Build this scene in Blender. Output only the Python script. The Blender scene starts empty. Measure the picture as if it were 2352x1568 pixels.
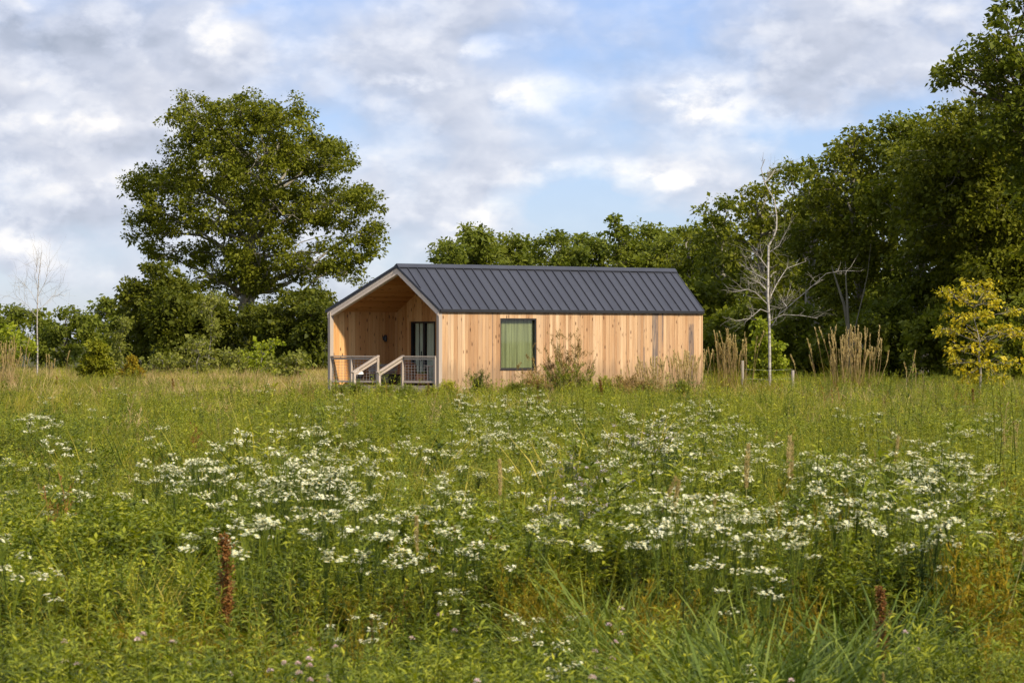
import bpy, math, random
import numpy as np
from mathutils import Vector, Matrix

R = math.radians
scene = bpy.context.scene
COL = scene.collection
random.seed(7)
rng = np.random.default_rng(11)

# ------------------------------------------------------------------ camera model
F = 7260.0           # focal length in pixels of a 2352 px wide picture
HC = 2.21            # camera height
XC, YC = 1176.0, 780.0

def at(px, py, Z):
    """point at distance Z seen at pixel (px, py) of the 2352 x 1568 photograph"""
    return np.array([(px - XC) / F * Z, Z, HC - (py - YC) / F * Z])

def onground(px, py, h=0.0):
    """ground position of a plant of height h whose top is seen at px, py"""
    Z = F * (HC - h) / (py - YC)
    return (px - XC) / F * Z, Z

def gz(x, y):
    return (0.07 * np.sin(x * 0.31 + 1.3) * np.cos(y * 0.19) + 0.05 * np.sin(x * 0.83 + y * 0.57)) * np.clip((y - 5) / 10, 0, 1)

# ------------------------------------------------------------------ materials
def new_mat(name):
    m = bpy.data.materials.new(name); m.use_nodes = True
    nt = m.node_tree
    for n in list(nt.nodes): nt.nodes.remove(n)
    return m, nt

class N:
    """tiny node helper"""
    def __init__(s, nt): s.nt = nt
    def __call__(s, typ, ins=None, **kw):
        n = s.nt.nodes.new(typ)
        for k, v in kw.items(): setattr(n, k, v)
        for k, v in (ins or {}).items():
            sock = n.inputs[k]
            if hasattr(v, 'is_output'): s.nt.links.new(v, sock)
            else: sock.default_value = v
        return n
    def math(s, op, a, b=0.0, c=0.0, clamp=False):
        n = s('ShaderNodeMath', {0: a, 1: b, 2: c}, operation=op); n.use_clamp = clamp
        return n.outputs[0]
    def mix(s, f, a, b, blend='MIX'):
        n = s.nt.nodes.new('ShaderNodeMix'); n.data_type = 'RGBA'; n.blend_type = blend
        for sock, v in ((n.inputs[0], f), (n.inputs[6], a), (n.inputs[7], b)):
            if hasattr(v, 'is_output'): s.nt.links.new(v, sock)
            else: sock.default_value = v if not isinstance(v, tuple) or len(v) == 4 else (*v, 1)
        return n.outputs[2]
    def ramp(s, f, stops, interp='LINEAR'):
        n = s.nt.nodes.new('ShaderNodeValToRGB'); n.color_ramp.interpolation = interp
        e = n.color_ramp.elements
        while len(e) < len(stops): e.new(0.5)
        for el, (p, c) in zip(e, stops):
            el.position = p; el.color = (*c, 1) if len(c) == 3 else c
        s.nt.links.new(f, n.inputs[0])
        return n.outputs[0]
    def out(s, shader):
        o = s.nt.nodes.new('ShaderNodeOutputMaterial'); s.nt.links.new(shader, o.inputs['Surface'])

def rgb(*c): return (c[0], c[1], c[2], 1.0)

def leaf_mat(name, c1, c2, c3, transl=0.3, patch=0.25, rough=0.55, tint=(1.15, 1.2, 0.5), spec=0.3, inst=True):
    """foliage: colour varies leaf by leaf, plant by plant and in wide patches"""
    m, nt = new_mat(name); n = N(nt)
    geo = n('ShaderNodeNewGeometry')
    oi = n('ShaderNodeObjectInfo')
    noise = n('ShaderNodeTexNoise', {'Vector': geo.outputs['Position'], 'Scale': patch, 'Detail': 3.0})
    f = n.math('MULTIPLY_ADD', geo.outputs['Random Per Island'], 0.55, 0.0)
    f = n.math('ADD', f, n.math('MULTIPLY', noise.outputs[0], 0.75))
    if inst: f = n.math('ADD', f, n.math('MULTIPLY_ADD', oi.outputs['Random'], 0.5, -0.4))
    else: f = n.math('ADD', f, -0.15)
    col = n.ramp(f, [(0.12, c1), (0.5, c2), (0.88, c3)])
    d = n('ShaderNodeBsdfPrincipled', {'Base Color': col, 'Roughness': rough, 'Specular IOR Level': spec})
    t = n('ShaderNodeBsdfTranslucent', {'Color': n.mix(1.0, col, (*tint, 1), 'MULTIPLY')})
    mx = n('ShaderNodeMixShader', {0: transl, 1: d.outputs[0], 2: t.outputs[0]})
    n.out(mx.outputs[0])
    return m

def plain_mat(name, col, rough=0.7, spec=0.3, var=0.25, scale=6.0, metal=0.0, stretch=(1, 1, 1), bump=0.0):
    m, nt = new_mat(name); n = N(nt)
    tc = n('ShaderNodeTexCoord')
    mp = n('ShaderNodeMapping', {'Vector': tc.outputs['Object'], 'Scale': stretch})
    no = n('ShaderNodeTexNoise', {'Vector': mp.outputs[0], 'Scale': scale, 'Detail': 5.0})
    dark = tuple(c * (1 - var) for c in col); lite = tuple(min(1, c * (1 + var)) for c in col)
    c = n.ramp(no.outputs[0], [(0.3, dark), (0.7, lite)])
    p = n('ShaderNodeBsdfPrincipled', {'Base Color': c, 'Roughness': rough, 'Specular IOR Level': spec, 'Metallic': metal})
    if bump:
        b = n('ShaderNodeBump', {'Height': no.outputs[0], 'Strength': bump, 'Distance': 0.02})
        nt.links.new(b.outputs[0], p.inputs['Normal'])
    n.out(p.outputs[0])
    return m

def board_mat(name, stops, grain_axis=2, knots=True, weather=0.0, rough=0.75, streaks=()):
    """sawn boards: every board (mesh island) has its own tone, grain along its length, knots, grey weathering"""
    m, nt = new_mat(name); n = N(nt)
    geo = n('ShaderNodeNewGeometry'); tc = n('ShaderNodeTexCoord')
    isl = geo.outputs['Random Per Island']
    sc = [14.0, 14.0, 14.0]; sc[grain_axis] = 0.55
    off = n('ShaderNodeVectorMath', {0: tc.outputs['Object'], 1: n('ShaderNodeCombineXYZ', {0: n.math('MULTIPLY', isl, 37.0), 1: n.math('MULTIPLY', isl, 53.0), 2: n.math('MULTIPLY', isl, 91.0)}).outputs[0]}, operation='ADD').outputs[0]
    mp = n('ShaderNodeMapping', {'Vector': off, 'Scale': tuple(sc)})
    gr = n('ShaderNodeTexNoise', {'Vector': mp.outputs[0], 'Scale': 1.6, 'Detail': 6.0, 'Roughness': 0.65, 'Distortion': 0.6})
    f = n.math('ADD', n.math('MULTIPLY', isl, 0.46), n.math('MULTIPLY', gr.outputs[0], 0.75))
    col = n.ramp(n.math('ADD', f, -0.11), stops)
    if knots:
        sk = [7.0, 7.0, 7.0]; sk[grain_axis] = 2.6
        mk = n('ShaderNodeMapping', {'Vector': off, 'Scale': tuple(sk)})
        vo = n('ShaderNodeTexVoronoi', {'Vector': mk.outputs[0], 'Scale': 1.0})
        k = n.ramp(vo.outputs['Distance'], [(0.09, (1, 1, 1)), (0.25, (0, 0, 0))])
        sep = n('ShaderNodeSeparateColor', {0: vo.outputs['Color']})
        k = n.math('MULTIPLY', k, n.math('GREATER_THAN', sep.outputs[0], 0.25))
        col = n.mix(k, col, (0.10, 0.045, 0.018, 1))
    if weather:
        ms = n('ShaderNodeMapping', {'Vector': off, 'Scale': tuple(3.0 if i != grain_axis else 0.35 for i in range(3))})
        wn = n('ShaderNodeTexNoise', {'Vector': ms.outputs[0], 'Scale': 1.0, 'Detail': 4.0})
        wf = n.math('MULTIPLY', n.ramp(wn.outputs[0], [(0.5, (0, 0, 0)), (0.72, (1, 1, 1))]), weather)
        col = n.mix(wf, col, (0.30, 0.215, 0.14, 1))
    sep2 = n('ShaderNodeSeparateXYZ', {0: tc.outputs['Object']})
    for (u0, w, strength, zlo, zhi) in streaks:     # grey water stains with a shape of their own
        dx = n.math('ABSOLUTE', n.math('SUBTRACT', sep2.outputs[0], u0))
        nn = n('ShaderNodeTexNoise', {'Vector': n('ShaderNodeMapping', {'Vector': tc.outputs['Object'], 'Scale': (16, 1, 1.6)}).outputs[0], 'Scale': 1.0, 'Detail': 4.0})
        a = n.math('SUBTRACT', 1.0, n.math('DIVIDE', dx, w), clamp=True)
        a = n.math('MULTIPLY', n.math('SMOOTH_MIN', n.math('MULTIPLY', a, 4.0), 1.0, 0.2), n.ramp(nn.outputs[0], [(0.3, (0.35,) * 3), (0.6, (1,) * 3)]))
        zz = n.ramp(n.math('DIVIDE', sep2.outputs[2], 4.0), [(zlo / 4 - 0.08, (0.25,) * 3), (zlo / 4, (1,) * 3), (zhi / 4, (1,) * 3), (min(zhi / 4 + 0.02, 1), (0.25,) * 3)])
        a = n.math('MULTIPLY', n.math('MULTIPLY', a, zz), strength, clamp=True)
        col = n.mix(a, col, (0.105, 0.085, 0.075, 1))
    if streaks:
        sn = n('ShaderNodeTexNoise', {'Vector': n('ShaderNodeMapping', {'Vector': tc.outputs['Object'], 'Scale': (5, 5, .5)}).outputs[0], 'Scale': 1.0, 'Detail': 6.0, 'Roughness': .65})
        low = n.ramp(n.math('ADD', n.math('MULTIPLY', sep2.outputs[2], .45), n.math('MULTIPLY', sn.outputs[0], -.9)), [(.0, (.55,) * 3), (.22, (0,) * 3)])
        col = n.mix(low, col, (0.20, 0.135, 0.075, 1))
        sn2 = n('ShaderNodeTexNoise', {'Vector': n('ShaderNodeMapping', {'Vector': tc.outputs['Object'], 'Scale': (9, 9, .35)}).outputs[0], 'Scale': 1.0, 'Detail': 4.0})
        col = n.mix(n.ramp(sn2.outputs[0], [(.55, (0,) * 3), (.75, (.45,) * 3)]), col, (0.25, 0.165, 0.095, 1))
    p = n('ShaderNodeBsdfPrincipled', {'Base Color': col, 'Roughness': rough, 'Specular IOR Level': 0.25})
    b = n('ShaderNodeBump', {'Height': gr.outputs[0], 'Strength': 0.25, 'Distance': 0.01})
    nt.links.new(b.outputs[0], p.inputs['Normal'])
    n.out(p.outputs[0])
    return m

M = {}
M['forb'] = leaf_mat('forb_green', (0.036, 0.054, 0.004), (0.108, 0.136, 0.008), (0.240, 0.250, 0.015), 0.28, 0.7, spec=.2)
M['forb_lite'] = leaf_mat('forb_light', (0.105, 0.130, 0.008), (0.240, 0.252, 0.014), (0.410, 0.375, 0.024), 0.34, 0.6, spec=.2)
M['forb_mid'] = leaf_mat('forb_fresh', (0.070, 0.098, 0.006), (0.175, 0.205, 0.011), (0.345, 0.335, 0.020), 0.32, 0.6, spec=.2)
M['grass'] = leaf_mat('grass_green', (0.130, 0.132, 0.010), (0.300, 0.262, 0.024), (0.470, 0.370, 0.070), 0.34, 0.3, spec=.15)
M['blade'] = leaf_mat('broad_blade', (0.048, 0.076, 0.009), (0.098, 0.138, 0.016), (0.190, 0.222, 0.028), 0.28, 0.8, spec=.2)
M['dry'] = leaf_mat('dry_grass', (0.26, 0.175, 0.065), (0.42, 0.30, 0.12), (0.58, 0.44, 0.20), 0.25, 0.3, tint=(1.05, 0.95, 0.7))
M['gold'] = leaf_mat('goldenrod', (0.130, 0.108, 0.007), (0.220, 0.168, 0.009), (0.33, 0.225, 0.012), 0.35, 0.4, tint=(1.1, 1.0, 0.5), spec=.1)
M['rust'] = leaf_mat('dock_rust', (0.105, 0.045, 0.012), (0.19, 0.082, 0.020), (0.29, 0.14, 0.038), 0.2, 0.4, tint=(1.1, 0.9, 0.5), spec=.1)
M['low'] = leaf_mat('low_leaves', (0.028, 0.048, 0.005), (0.082, 0.116, 0.008), (0.190, 0.215, 0.015), 0.26, 0.8, spec=.2)
M['petal'] = leaf_mat('white_petal', (0.58, 0.60, 0.36), (0.74, 0.75, 0.50), (0.85, 0.84, 0.63), 0.25, 0.8, tint=(1, 1, 0.85), spec=.1)
M['lilac'] = leaf_mat('lilac_petal', (0.50, 0.42, 0.50), (0.62, 0.54, 0.60), (0.75, 0.68, 0.70), 0.25, 0.6, tint=(1, 0.95, 1))
M['eye'] = plain_mat('flower_eye', (0.62, 0.42, 0.06), 0.8)
M['clover'] = leaf_mat('clover_bloom', (0.55, 0.36, 0.32), (0.68, 0.50, 0.45), (0.80, 0.68, 0.60), 0.2, 0.6, tint=(1, 0.95, 0.9))
M['seed'] = leaf_mat('seed_plume', (0.29, 0.215, 0.062), (0.44, 0.335, 0.115), (0.60, 0.470, 0.20), 0.2, 0.4, tint=(1.05, 0.95, 0.7))
M['stalk'] = plain_mat('stalk', (0.22, 0.20, 0.06), 0.7)
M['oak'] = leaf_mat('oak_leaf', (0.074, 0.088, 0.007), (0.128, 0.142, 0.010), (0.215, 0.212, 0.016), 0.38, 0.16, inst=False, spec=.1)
M['wood_leaf'] = leaf_mat('forest_leaf', (0.056, 0.074, 0.007), (0.110, 0.128, 0.010), (0.195, 0.200, 0.014), 0.40, 0.11, inst=False, spec=.1)
M['wood_leaf_b'] = leaf_mat('forest_leaf_olive', (0.064, 0.078, 0.007), (0.122, 0.134, 0.010), (0.210, 0.206, 0.015), 0.40, 0.11, inst=False, spec=.1)
M['far_leaf'] = leaf_mat('far_leaf', (0.080, 0.102, 0.012), (0.130, 0.152, 0.016), (0.190, 0.200, 0.022), 0.38, 0.12, inst=False, spec=.1)
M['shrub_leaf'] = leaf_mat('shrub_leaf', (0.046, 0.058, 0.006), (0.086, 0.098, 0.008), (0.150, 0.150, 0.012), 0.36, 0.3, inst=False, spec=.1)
M['pale_leaf'] = leaf_mat('pale_leaf', (0.105, 0.120, 0.016), (0.175, 0.185, 0.028), (0.26, 0.255, 0.05), 0.36, 0.5, inst=False, spec=.12)
M['bright_leaf'] = leaf_mat('bright_leaf', (0.145, 0.185, 0.012), (0.230, 0.265, 0.016), (0.32, 0.33, 0.02), 0.42, 0.6, inst=False, spec=.15)
M['yellow_leaf'] = leaf_mat('yellow_maple_leaf', (0.21, 0.215, 0.012), (0.42, 0.365, 0.018), (0.64, 0.49, 0.03), 0.45, 1.2, tint=(1.1, 1.0, 0.4), inst=False, spec=.15)
M['juniper'] = leaf_mat('juniper_leaf', (0.100, 0.112, 0.006), (0.175, 0.180, 0.010), (0.25, 0.23, 0.014), 0.25, 0.8, inst=False, spec=.1)
M['bark'] = plain_mat('bark', (0.085, 0.07, 0.05), 0.9, 0.1, 0.45, 9.0, stretch=(1, 1, 0.2), bump=0.6)
M['pale_bark'] = plain_mat('pale_bark', (0.20, 0.18, 0.13), 0.9, 0.1, 0.35, 7.0, stretch=(1, 1, 0.2), bump=0.5)
M['ash_bark'] = plain_mat('ash_bark', (0.14, 0.125, 0.08), 0.9, 0.1, 0.3, 6.0, stretch=(1, 1, 0.2))
M['twig'] = plain_mat('twig', (0.26, 0.235, 0.185), 0.9, 0.1, 0.3, 5.0)
def birch_mat():
    m, nt = new_mat('birch_bark'); n = N(nt)
    tc = n('ShaderNodeTexCoord')
    mp = n('ShaderNodeMapping', {'Vector': tc.outputs['Object'], 'Scale': (3, 3, 9)})
    no = n('ShaderNodeTexNoise', {'Vector': mp.outputs[0], 'Scale': 1.4, 'Detail': 5.0})
    c = n.ramp(no.outputs[0], [(0.33, (0.10, 0.085, 0.07)), (0.46, (0.32, 0.29, 0.235)), (0.8, (0.54, 0.50, 0.43))])
    n.out(n('ShaderNodeBsdfPrincipled', {'Base Color': c, 'Roughness': 0.8, 'Specular IOR Level': 0.2}).outputs[0])
    return m
M['birch'] = birch_mat()
WOOD = [(0.08, (0.16, 0.080, 0.032)), (0.32, (0.35, 0.195, 0.088)), (0.58, (0.475, 0.298, 0.150)), (0.9, (0.61, 0.440, 0.260))]
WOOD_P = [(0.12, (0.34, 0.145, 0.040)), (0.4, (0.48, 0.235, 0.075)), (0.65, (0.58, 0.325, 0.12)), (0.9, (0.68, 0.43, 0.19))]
M['clad'] = board_mat('cedar_cladding', WOOD, 2, True, 0.5, streaks=((9.86, 0.16, 0.95, 0.9, 3.25), (10.22, 0.05, 0.8, 2.2, 3.2), (11.62, 0.15, 0.9, 0.3, 2.75), (9.33, 0.05, 0.8, 0.3, 1.9), (2.32, 0.025, 0.7, 0.3, 3.2)))
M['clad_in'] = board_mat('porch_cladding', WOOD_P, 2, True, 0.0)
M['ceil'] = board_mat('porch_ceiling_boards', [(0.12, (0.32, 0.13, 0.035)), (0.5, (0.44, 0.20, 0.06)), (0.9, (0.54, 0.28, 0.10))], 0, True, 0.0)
GREY = [(0.12, (0.26, 0.205, 0.15)), (0.5, (0.36, 0.295, 0.225)), (0.9, (0.45, 0.375, 0.295))]
M['trim'] = board_mat('weathered_trim', [(0.12, (0.48, 0.385, 0.29)), (0.5, (0.60, 0.49, 0.375)), (0.9, (0.68, 0.57, 0.45))], 1, False, 0.1)
M['rail'] = board_mat('weathered_rail', GREY, 2, False, 0.25)
M['roof'] = plain_mat('charcoal_metal', (0.034, 0.036, 0.043), 0.42, 0.4, 0.16, 1.2, metal=0.1, stretch=(1, .35, .35))
M['seam'] = plain_mat('seam_shade', (0.018, 0.018, 0.024), 0.45, 0.4, 0.1)  # same metal as the roof, darkened to paint in shade along the seams
M['black'] = plain_mat('black_metal', (0.014, 0.013, 0.012), 0.45, 0.5, 0.2)
M['dark'] = plain_mat('dark_interior', (0.03, 0.026, 0.022), 0.9)
M['skid'] = plain_mat('dark_timber', (0.045, 0.037, 0.03), 0.9)
M['curtain'] = plain_mat('green_curtain', (0.40, 0.385, 0.215), 0.9, 0.05, 0.35, 3.0, stretch=(9, 1, 0.2))
M['curtain2'] = plain_mat('linen_curtain', (0.74, 0.69, 0.56), 0.9, 0.1, 0.2, 3.0, stretch=(1, 9, 0.2))
M['terra'] = plain_mat('terracotta', (0.42, 0.17, 0.07), 0.8, 0.2, 0.15)
M['rattan'] = plain_mat('rattan', (0.34, 0.155, 0.07), 0.8, 0.2, 0.3, 22.0)
M['white'] = plain_mat('white_enamel', (0.74, 0.73, 0.70), 0.35, 0.5, 0.04)
M['post'] = plain_mat('old_post', (0.26, 0.225, 0.18), 0.9, 0.1, 0.3, 5.0, stretch=(1, 1, 0.15))
M['wire'] = plain_mat('galvanised_wire', (0.30, 0.29, 0.27), 0.5, 0.5, 0.1)
def glass_mat():
    m, nt = new_mat('window_glass'); n = N(nt)
    fr = n('ShaderNodeFresnel', {'IOR': 1.6}); bf = n('ShaderNodeNewGeometry').outputs['Backfacing']; fac = n.math('MULTIPLY', fr.outputs[0], n.math('SUBTRACT', 1.0, bf))
    g = n('ShaderNodeBsdfGlossy', {'Color': (1, 1, 1, 1), 'Roughness': 0.02})
    t = n('ShaderNodeBsdfTransparent', {'Color': (0.86, 0.90, 0.86, 1)})
    n.out(n('ShaderNodeMixShader', {0: fac, 1: t.outputs[0], 2: g.outputs[0]}).outputs[0])
    return m
M['glass'] = glass_mat()

# ------------------------------------------------------------------ mesh helpers
def raw_mesh(name, V, tris=None, quads=None, mats=(), tmat=None, qmat=None, smooth=False):
    me = bpy.data.meshes.new(name)
    V = np.asarray(V, dtype=np.float32).reshape(-1, 3)
    T = np.zeros((0, 3), np.int32) if tris is None else np.asarray(tris, np.int32).reshape(-1, 3)
    Q = np.zeros((0, 4), np.int32) if quads is None else np.asarray(quads, np.int32).reshape(-1, 4)
    me.vertices.add(len(V)); me.vertices.foreach_set('co', V.ravel())
    nl = T.size + Q.size
    me.loops.add(nl); me.loops.foreach_set('vertex_index', np.concatenate([T.ravel(), Q.ravel()]))
    me.polygons.add(len(T) + len(Q))
    me.polygons.foreach_set('loop_start', np.concatenate([np.arange(len(T)) * 3, T.size + np.arange(len(Q)) * 4]).astype(np.int32))
    if tmat is not None or qmat is not None:
        a = np.zeros(len(T), np.int32) if tmat is None else np.broadcast_to(np.asarray(tmat, np.int32), (len(T),))
        b = np.zeros(len(Q), np.int32) if qmat is None else np.broadcast_to(np.asarray(qmat, np.int32), (len(Q),))
        me.polygons.foreach_set('material_index', np.concatenate([a, b]))
    me.polygons.foreach_set('use_smooth', np.full(len(T) + len(Q), bool(smooth)))
    me.update(calc_edges=True); me.validate()
    for m in mats: me.materials.append(m)
    return me

class MB:
    """collects shapes, links them as one mesh object"""
    def __init__(s): s.v = []; s.t = []; s.q = []; s.tm = []; s.qm = []; s.n = 0
    def add(s, V, T=None, Q=None, m=0):
        V = np.asarray(V, float).reshape(-1, 3)
        if T is not None and len(T):
            T = np.asarray(T).reshape(-1, 3); s.t.append(T + s.n); s.tm.append(np.full(len(T), m))
        if Q is not None and len(Q):
            Q = np.asarray(Q).reshape(-1, 4); s.q.append(Q + s.n); s.qm.append(np.full(len(Q), m))
        s.v.append(V); s.n += len(V)
    def hexa(s, P, m=0):
        """8 corners: bottom ring 0-3 counter-clockwise, top ring 4-7"""
        s.add(P, None, [[3, 2, 1, 0], [4, 5, 6, 7], [0, 1, 5, 4], [1, 2, 6, 5], [2, 3, 7, 6], [3, 0, 4, 7]], m)
    def box(s, a, b, m=0):
        x0, y0, z0 = a; x1, y1, z1 = b
        s.hexa([(x0, y0, z0), (x1, y0, z0), (x1, y1, z0), (x0, y1, z0), (x0, y0, z1), (x1, y0, z1), (x1, y1, z1), (x0, y1, z1)], m)
    def beam(s, p, q, w, h, up=(0, 0, 1), m=0):
        p = np.array(p, float); q = np.array(q, float); d = q - p; d /= np.linalg.norm(d)
        sd = np.cross(d, up); sd /= np.linalg.norm(sd); u = np.cross(sd, d)
        a, b = sd * w / 2, u * h / 2
        s.hexa([p - a - b, p + a - b, q + a - b, q - a - b, p - a + b, p + a + b, q + a + b, q - a + b], m)
    def tube(s, pts, rad, sides=6, m=0, cap=False):
        P = np.asarray(pts, float); n = len(P)
        r = np.broadcast_to(np.asarray(rad, float), (n,))
        t = np.gradient(P, axis=0); t /= np.linalg.norm(t, axis=1)[:, None] + 1e-9
        ref = np.array([0.31, 0.17, 0.93]) if abs(t[0, 2]) < 0.9 else np.array([0.95, 0.2, 0.1])
        a = np.cross(t, ref); a /= np.linalg.norm(a, axis=1)[:, None] + 1e-9
        b = np.cross(t, a)
        ang = np.arange(sides) * 2 * math.pi / sides
        V = P[:, None] + r[:, None, None] * (np.cos(ang)[None, :, None] * a[:, None] + np.sin(ang)[None, :, None] * b[:, None])
        i = np.arange(n - 1)[:, None] * sides; j = np.arange(sides)[None]; k = (j + 1) % sides
        Q = np.stack([i + j, i + k, i + sides + k, i + sides + j], -1).reshape(-1, 4)
        V = V.reshape(-1, 3); T = None
        if cap:
            V = np.vstack([V, P[-1:], P[:1]]); e = n * sides; l = (n - 1) * sides
            T = [[l + x, l + (x + 1) % sides, e] for x in range(sides)] + [[(x + 1) % sides, x, e + 1] for x in range(sides)]
        s.add(V, T, Q, m)
    def lathe(s, prof, c=(0, 0, 0), sides=20, m=0):
        n = len(prof); ang = np.arange(sides) * 2 * math.pi / sides
        V = np.array([[(c[0] + r * math.cos(x), c[1] + r * math.sin(x), c[2] + z) for x in ang] for r, z in prof])
        i = np.arange(n - 1)[:, None] * sides; j = np.arange(sides)[None]; k = (j + 1) % sides
        s.add(V, None, np.stack([i + j, i + k, i + sides + k, i + sides + j], -1), m)
    def mesh(s, name, mats, smooth=False):
        cat = lambda l: np.concatenate(l) if l else None
        return raw_mesh(name, np.concatenate(s.v), cat(s.t), cat(s.q), mats if isinstance(mats, (list, tuple)) else [mats], cat(s.tm), cat(s.qm), smooth)
    def build(s, name, mats, parent=None, smooth=False):
        o = bpy.data.objects.new(name, s.mesh(name, mats, smooth)); COL.objects.link(o)
        if parent is not None: o.parent = parent
        return o

def tag(o, label=None, cat=None, group=None, kind=None):
    if label: o['label'] = label
    if cat: o['category'] = cat
    if group: o['group'] = group
    if kind: o['kind'] = kind
    return o
def empty(name, loc, rz=0.0, scale=1.0):
    o = bpy.data.objects.new(name, None); COL.objects.link(o)
    o.location = tuple(float(c) for c in loc); o.rotation_euler = (0, 0, rz); o.scale = (scale,) * 3
    o.empty_display_size = 0.3
    return o
def dup(root, loc, rz=0.0, scale=1.0, label=None, group=None, tilt=(0, 0)):
    r = root.copy(); COL.objects.link(r)
    r.location = tuple(float(c) for c in loc); r.rotation_euler = (tilt[0], tilt[1], rz); r.scale = (scale,) * 3
    if label: r['label'] = label
    if group: r['group'] = group
    for ch in root.children:
        c = ch.copy(); COL.objects.link(c); c.parent = r
    return r

def rot_frame(d):
    d = d / (np.linalg.norm(d, axis=-1, keepdims=True) + 1e-9)
    ref = np.where(np.abs(d[..., 2:3]) < 0.95, np.array([0, 0, 1.0]), np.array([1.0, 0, 0]))
    a = np.cross(ref, d); a /= np.linalg.norm(a, axis=-1, keepdims=True) + 1e-9
    return a, np.cross(d, a)

def leaves(mb, base, d, length, width, droop=0.2, m=0, roll=None, g=rng):
    """lanceolate leaves, one island each: base, two mid points, tip"""
    base = np.asarray(base, float).reshape(-1, 3); k = len(base)
    d = np.asarray(d, float).reshape(-1, 3); d = d / (np.linalg.norm(d, axis=1)[:, None] + 1e-9)
    L = np.broadcast_to(np.asarray(length, float), (k,))[:, None]; W = np.broadcast_to(np.asarray(width, float), (k,))[:, None]
    a, b = rot_frame(d)
    if roll is None: roll = g.uniform(-0.6, 0.6, k)
    roll = np.broadcast_to(roll, (k,))[:, None]
    sd = a * np.cos(roll) + b * np.sin(roll)
    dn = np.array([0, 0, -1.0]) * np.broadcast_to(np.asarray(droop, float), (k,))[:, None]
    mid = base + d * L * 0.45 + dn * L * 0.15
    tip = base + d * L + dn * L * 0.7
    V = np.stack([base, mid + sd * W / 2, tip, mid - sd * W / 2], 1).reshape(-1, 3)
    i = np.arange(k)[:, None] * 4
    mb.add(V, np.concatenate([i + [0, 1, 3], i + [1, 2, 3]], 0), None, m)

def blades(mb, base, d, length, width, bend=0.5, m=0, seg=3, g=rng):
    """grass blades: tapering strips that arch over"""
    base = np.asarray(base, float).reshape(-1, 3); k = len(base)
    d = np.asarray(d, float).reshape(-1, 3); d = d / (np.linalg.norm(d, axis=1)[:, None] + 1e-9)
    L = np.broadcast_to(np.asarray(length, float), (k,))[:, None]; W = np.broadcast_to(np.asarray(width, float), (k,))[:, None]
    bend = np.broadcast_to(np.asarray(bend, float), (k,))[:, None]
    hz = d * [1, 1, 0]; hz = hz / (np.linalg.norm(hz, axis=1)[:, None] + 1e-9)
    a, _ = rot_frame(d); ph = g.uniform(-1.2, 1.2, k)[:, None]
    sd = a * np.cos(ph) + hz * np.sin(ph)
    rings = []
    for s in range(seg + 1):
        t = s / seg
        c = base + d * L * t + (hz * 0.7 - np.array([0, 0, 0.55])) * bend * L * t * t
        w = W * (1 - t) ** 0.7 if s < seg else W * 0.02
        rings.append(np.stack([c - sd * w / 2, c + sd * w / 2], 1))
    V = np.stack(rings, 1).reshape(-1, 3)
    i = np.arange(k)[:, None] * (2 * (seg + 1))
    Q = np.concatenate([i + np.array([2 * s, 2 * s + 1, 2 * s + 3, 2 * s + 2]) for s in range(seg)], 0)
    mb.add(V, None, Q, m)

def sph(k, g=rng):
    v = g.normal(size=(k, 3)); return v / np.linalg.norm(v, axis=1)[:, None]

# ------------------------------------------------------------------ the cabin
A = R(38.0)
CAB = empty('wooden_cabin', (-2.515, 110.0, 0.0), A)
tag(CAB, 'long timber cabin with charcoal standing seam roof and open corner porch', 'cabin')
L, VR, VL = 12.14, 1.59, 4.326
ZB, ZE, ZEL, ZR = 0.30, 3.33, 3.27, 4.81
MC = -0.3925                                   # slanting porch end: u = MC * v
cut = lambda v: MC * v
UB = 1.21                                      # porch back wall
DK = 0.60                                      # deck level
def roof_z(v): return ZE + (ZR - ZE) * v / VR if v <= VR else ZR + (ZEL - ZR) * (v - VR) / (VL - VR)

def boards_x(mb, x0, x1, y0, y1, zlo, ztop, hole=None, w=0.142, gap=0.005, seed=1):
    """vertical boards along x, in the y0..y1 thickness"""
    g = random.Random(seed); x = x0
    while x < x1 - 0.01:
        ww = min(w * g.choice((1, 1, 1.0, 1.25, 0.8)), x1 - x)
        a, b = x, x + ww - gap; j = g.uniform(0, 0.006)
        segs = [(zlo + g.uniform(-0.012, 0.012), ztop)]
        if hole and b > hole[0] and a < hole[1]:
            segs = [(segs[0][0], hole[2]), (hole[3], ztop)]
            if a < hole[0]: mb.box((a, y0 - j, segs[0][1]), (hole[0], y1, segs[1][0]))
            if b > hole[1]: mb.box((hole[1], y0 - j, segs[0][1]), (b, y1, segs[1][0]))
        for s0, s1 in segs: mb.box((a, y0 - j, s0), (b, y1, s1))
        x += ww
WIN = (2.665, 4.294, 1.159, 2.967)
w = MB(); boards_x(w, 0.10, L, 0.0, 0.022, ZB, ZE - 0.03, WIN, seed=3)
cl = w.build('long_wall', M['clad'], CAB)
w = MB()                                       # framing behind the boards, round the window opening
for a, b in (((0.10, 0.026, ZB + .05), (WIN[0] - .03, 0.13, ZE - .08)), ((WIN[1] + .03, 0.026, ZB + .05), (L - .02, 0.13, ZE - .08)),
             ((WIN[0] - .03, 0.026, ZB + .05), (WIN[1] + .03, 0.13, WIN[2] - .03)), ((WIN[0] - .03, 0.026, WIN[3] + .03), (WIN[1] + .03, 0.13, ZE - .08))):
    w.box(a, b)
w.box((UB + .15, .13, DK - .12), (L - .02, VL - .13, DK - .02))       # inside floor
w.build('wall_frame', M['dark'], CAB)
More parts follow.
